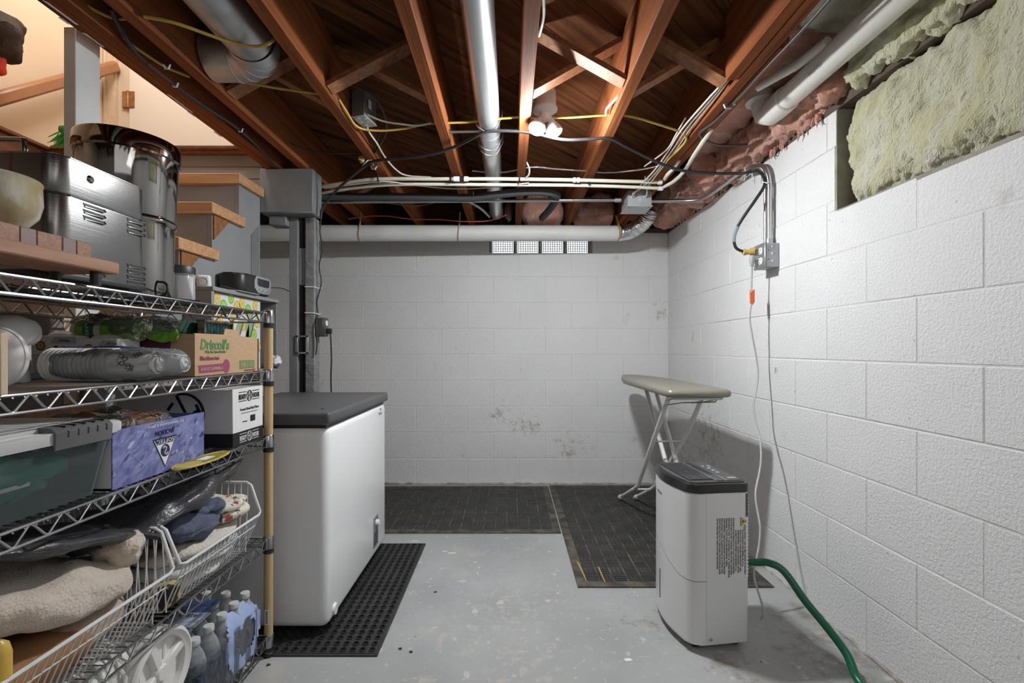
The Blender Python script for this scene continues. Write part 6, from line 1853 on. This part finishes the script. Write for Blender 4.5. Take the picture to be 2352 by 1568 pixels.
# ------------------------------------------------------------------ insulation
def batt(name, label, path, ru, rv, amp, freq, m, seed, nseg=30, step=.014, group=None, flat=1.0):
    """lumpy batt: closed ragged tube along path, half sizes ru (across) and rv (up)"""
    b = B()
    bm = b.bm
    L_ = (path[-1] - path[0]).length
    n_ = max(6, int(L_ / step))
    rings = []
    d_ = (path[-1] - path[0]).normalized()
    up = Vector((0, 0, 1))
    sd = d_.cross(up).normalized()
    for i in range(n_ + 1):
        t = i / n_
        c = path[0].lerp(path[-1], t) if len(path) == 2 else path[min(int(t * (len(path) - 1)), len(path) - 2)].lerp(path[min(int(t * (len(path) - 1)), len(path) - 2) + 1], t * (len(path) - 1) - min(int(t * (len(path) - 1)), len(path) - 2))
        e = min(1, (min(t, 1 - t) * L_ / .05 + .02)) ** .5
        ring_ = []
        for k in range(nseg):
            a = 2 * PI * k / nseg
            ca, sa = math.cos(a), math.sin(a)
            p_ = 3.2
            rr_ = (abs(ca) ** p_ + abs(sa) ** p_) ** (-1 / p_)
            q = c + sd * (ca * rr_ * ru * e) + up * (sa * rr_ * rv * e)
            h = .8 * noise.fractal(q * freq + Vector((seed, 0, 0)), .8, 2.1, 3) + .40 * (noise.turbulence(q * freq * 2.6 + Vector((0, seed, 0)), 3, False) - .5) + .22 * noise.fractal(q * 55 + Vector((0, 0, seed)), .6, 2.2, 3)
            q = q + (sd * ca + up * sa) * amp * h
            ring_.append(bm.verts.new(q))
        rings.append(ring_)
    for p, q in zip(rings, rings[1:]):
        for k in range(nseg):
            bm.faces.new((p[k], p[(k + 1) % nseg], q[(k + 1) % nseg], q[k]))
    bm.faces.new(rings[0][::-1])
    bm.faces.new(rings[-1])
    return b.obj(name, m, angle=180, label=label, cat='insulation', group=group)


V = Vector
batt('pink_insulation', 'pink insulation batt packed along the top of the long wall near the corner', [V((1.165, 2.62, 2.10)), V((1.18, 3.62, 2.09))], .125, .125, .050, 7, PINK, 3, step=.008, nseg=60)
batt('pink_insulation', 'pink insulation batt packed behind the white vent pipe elbow', [V((1.235, 1.70, 2.085)), V((1.215, 2.66, 2.09))], .085, .112, .045, 8, PINK, 9, step=.008, nseg=60)
batt('pink_insulation', 'darker pink insulation tucked up above the white vent pipe', [V((1.05, 1.62, 2.20)), V((1.05, 2.70, 2.19))], .13, .05, .03, 9, PINK, 14, step=.014)
for k, (x0, x1, s, lab) in enumerate(((.478, .818, 21, 'pink insulation in the joist bay next to the grey junction box'), (.09, .422, 25, 'pink insulation in the joist bay over the glass block window'), (-.045, .02, 29, 'pink insulation tuft beside the round duct end'), (.93, 1.10, 33, 'pink insulation tuft behind the foil duct'))):
    batt('pink_insulation', lab, [V((x0, 3.68, 2.13)), V((x1, 3.68, 2.13))], .11, .12, .045, 8, PINK, s, step=.014, nseg=26)
batt('yellow_insulation', 'pale yellow insulation batt stuffed in the wall recess', [V((1.288, .90, 1.782)), V((1.292, 1.750, 1.782))], .070, .196, .034, 5.0, YELLOWF, 40, step=.006, nseg=110)
batt('yellow_insulation', 'ragged yellow insulation roll along the sill above the wall recess', [V((1.245, .85, 2.075)), V((1.225, 1.69, 2.055))], .058, .092, .040, 8, YELLOWF, 47, step=.007, nseg=64)
batt('yellow_insulation', 'yellow insulation tucked high in the joist bay above the white vent pipe', [V((1.12, .8, 2.19)), V((1.12, 1.66, 2.19))], .17, .05, .035, 8, YELLOWF, 52, step=.014)
tf = B()
rr = random.Random(17)
for k in range(46):
    y = rr.uniform(1.85, 3.5)
    x = XW - .012
    h = rr.uniform(.01, .035)
    z = 1.972 + rr.uniform(-.004, .006)
    tf.tube([(x - .008 * rr.random(), y, z + .015), (x - .012, y + rr.uniform(-.008, .008), z - h * .5), (x - .008, y + rr.uniform(-.015, .015), z - h)], [.007, .005, .0012], 5)
tf.obj('insulation_wisps', PINK, label='torn pink insulation wisps hanging over the wall top', cat='insulation', kind='stuff')
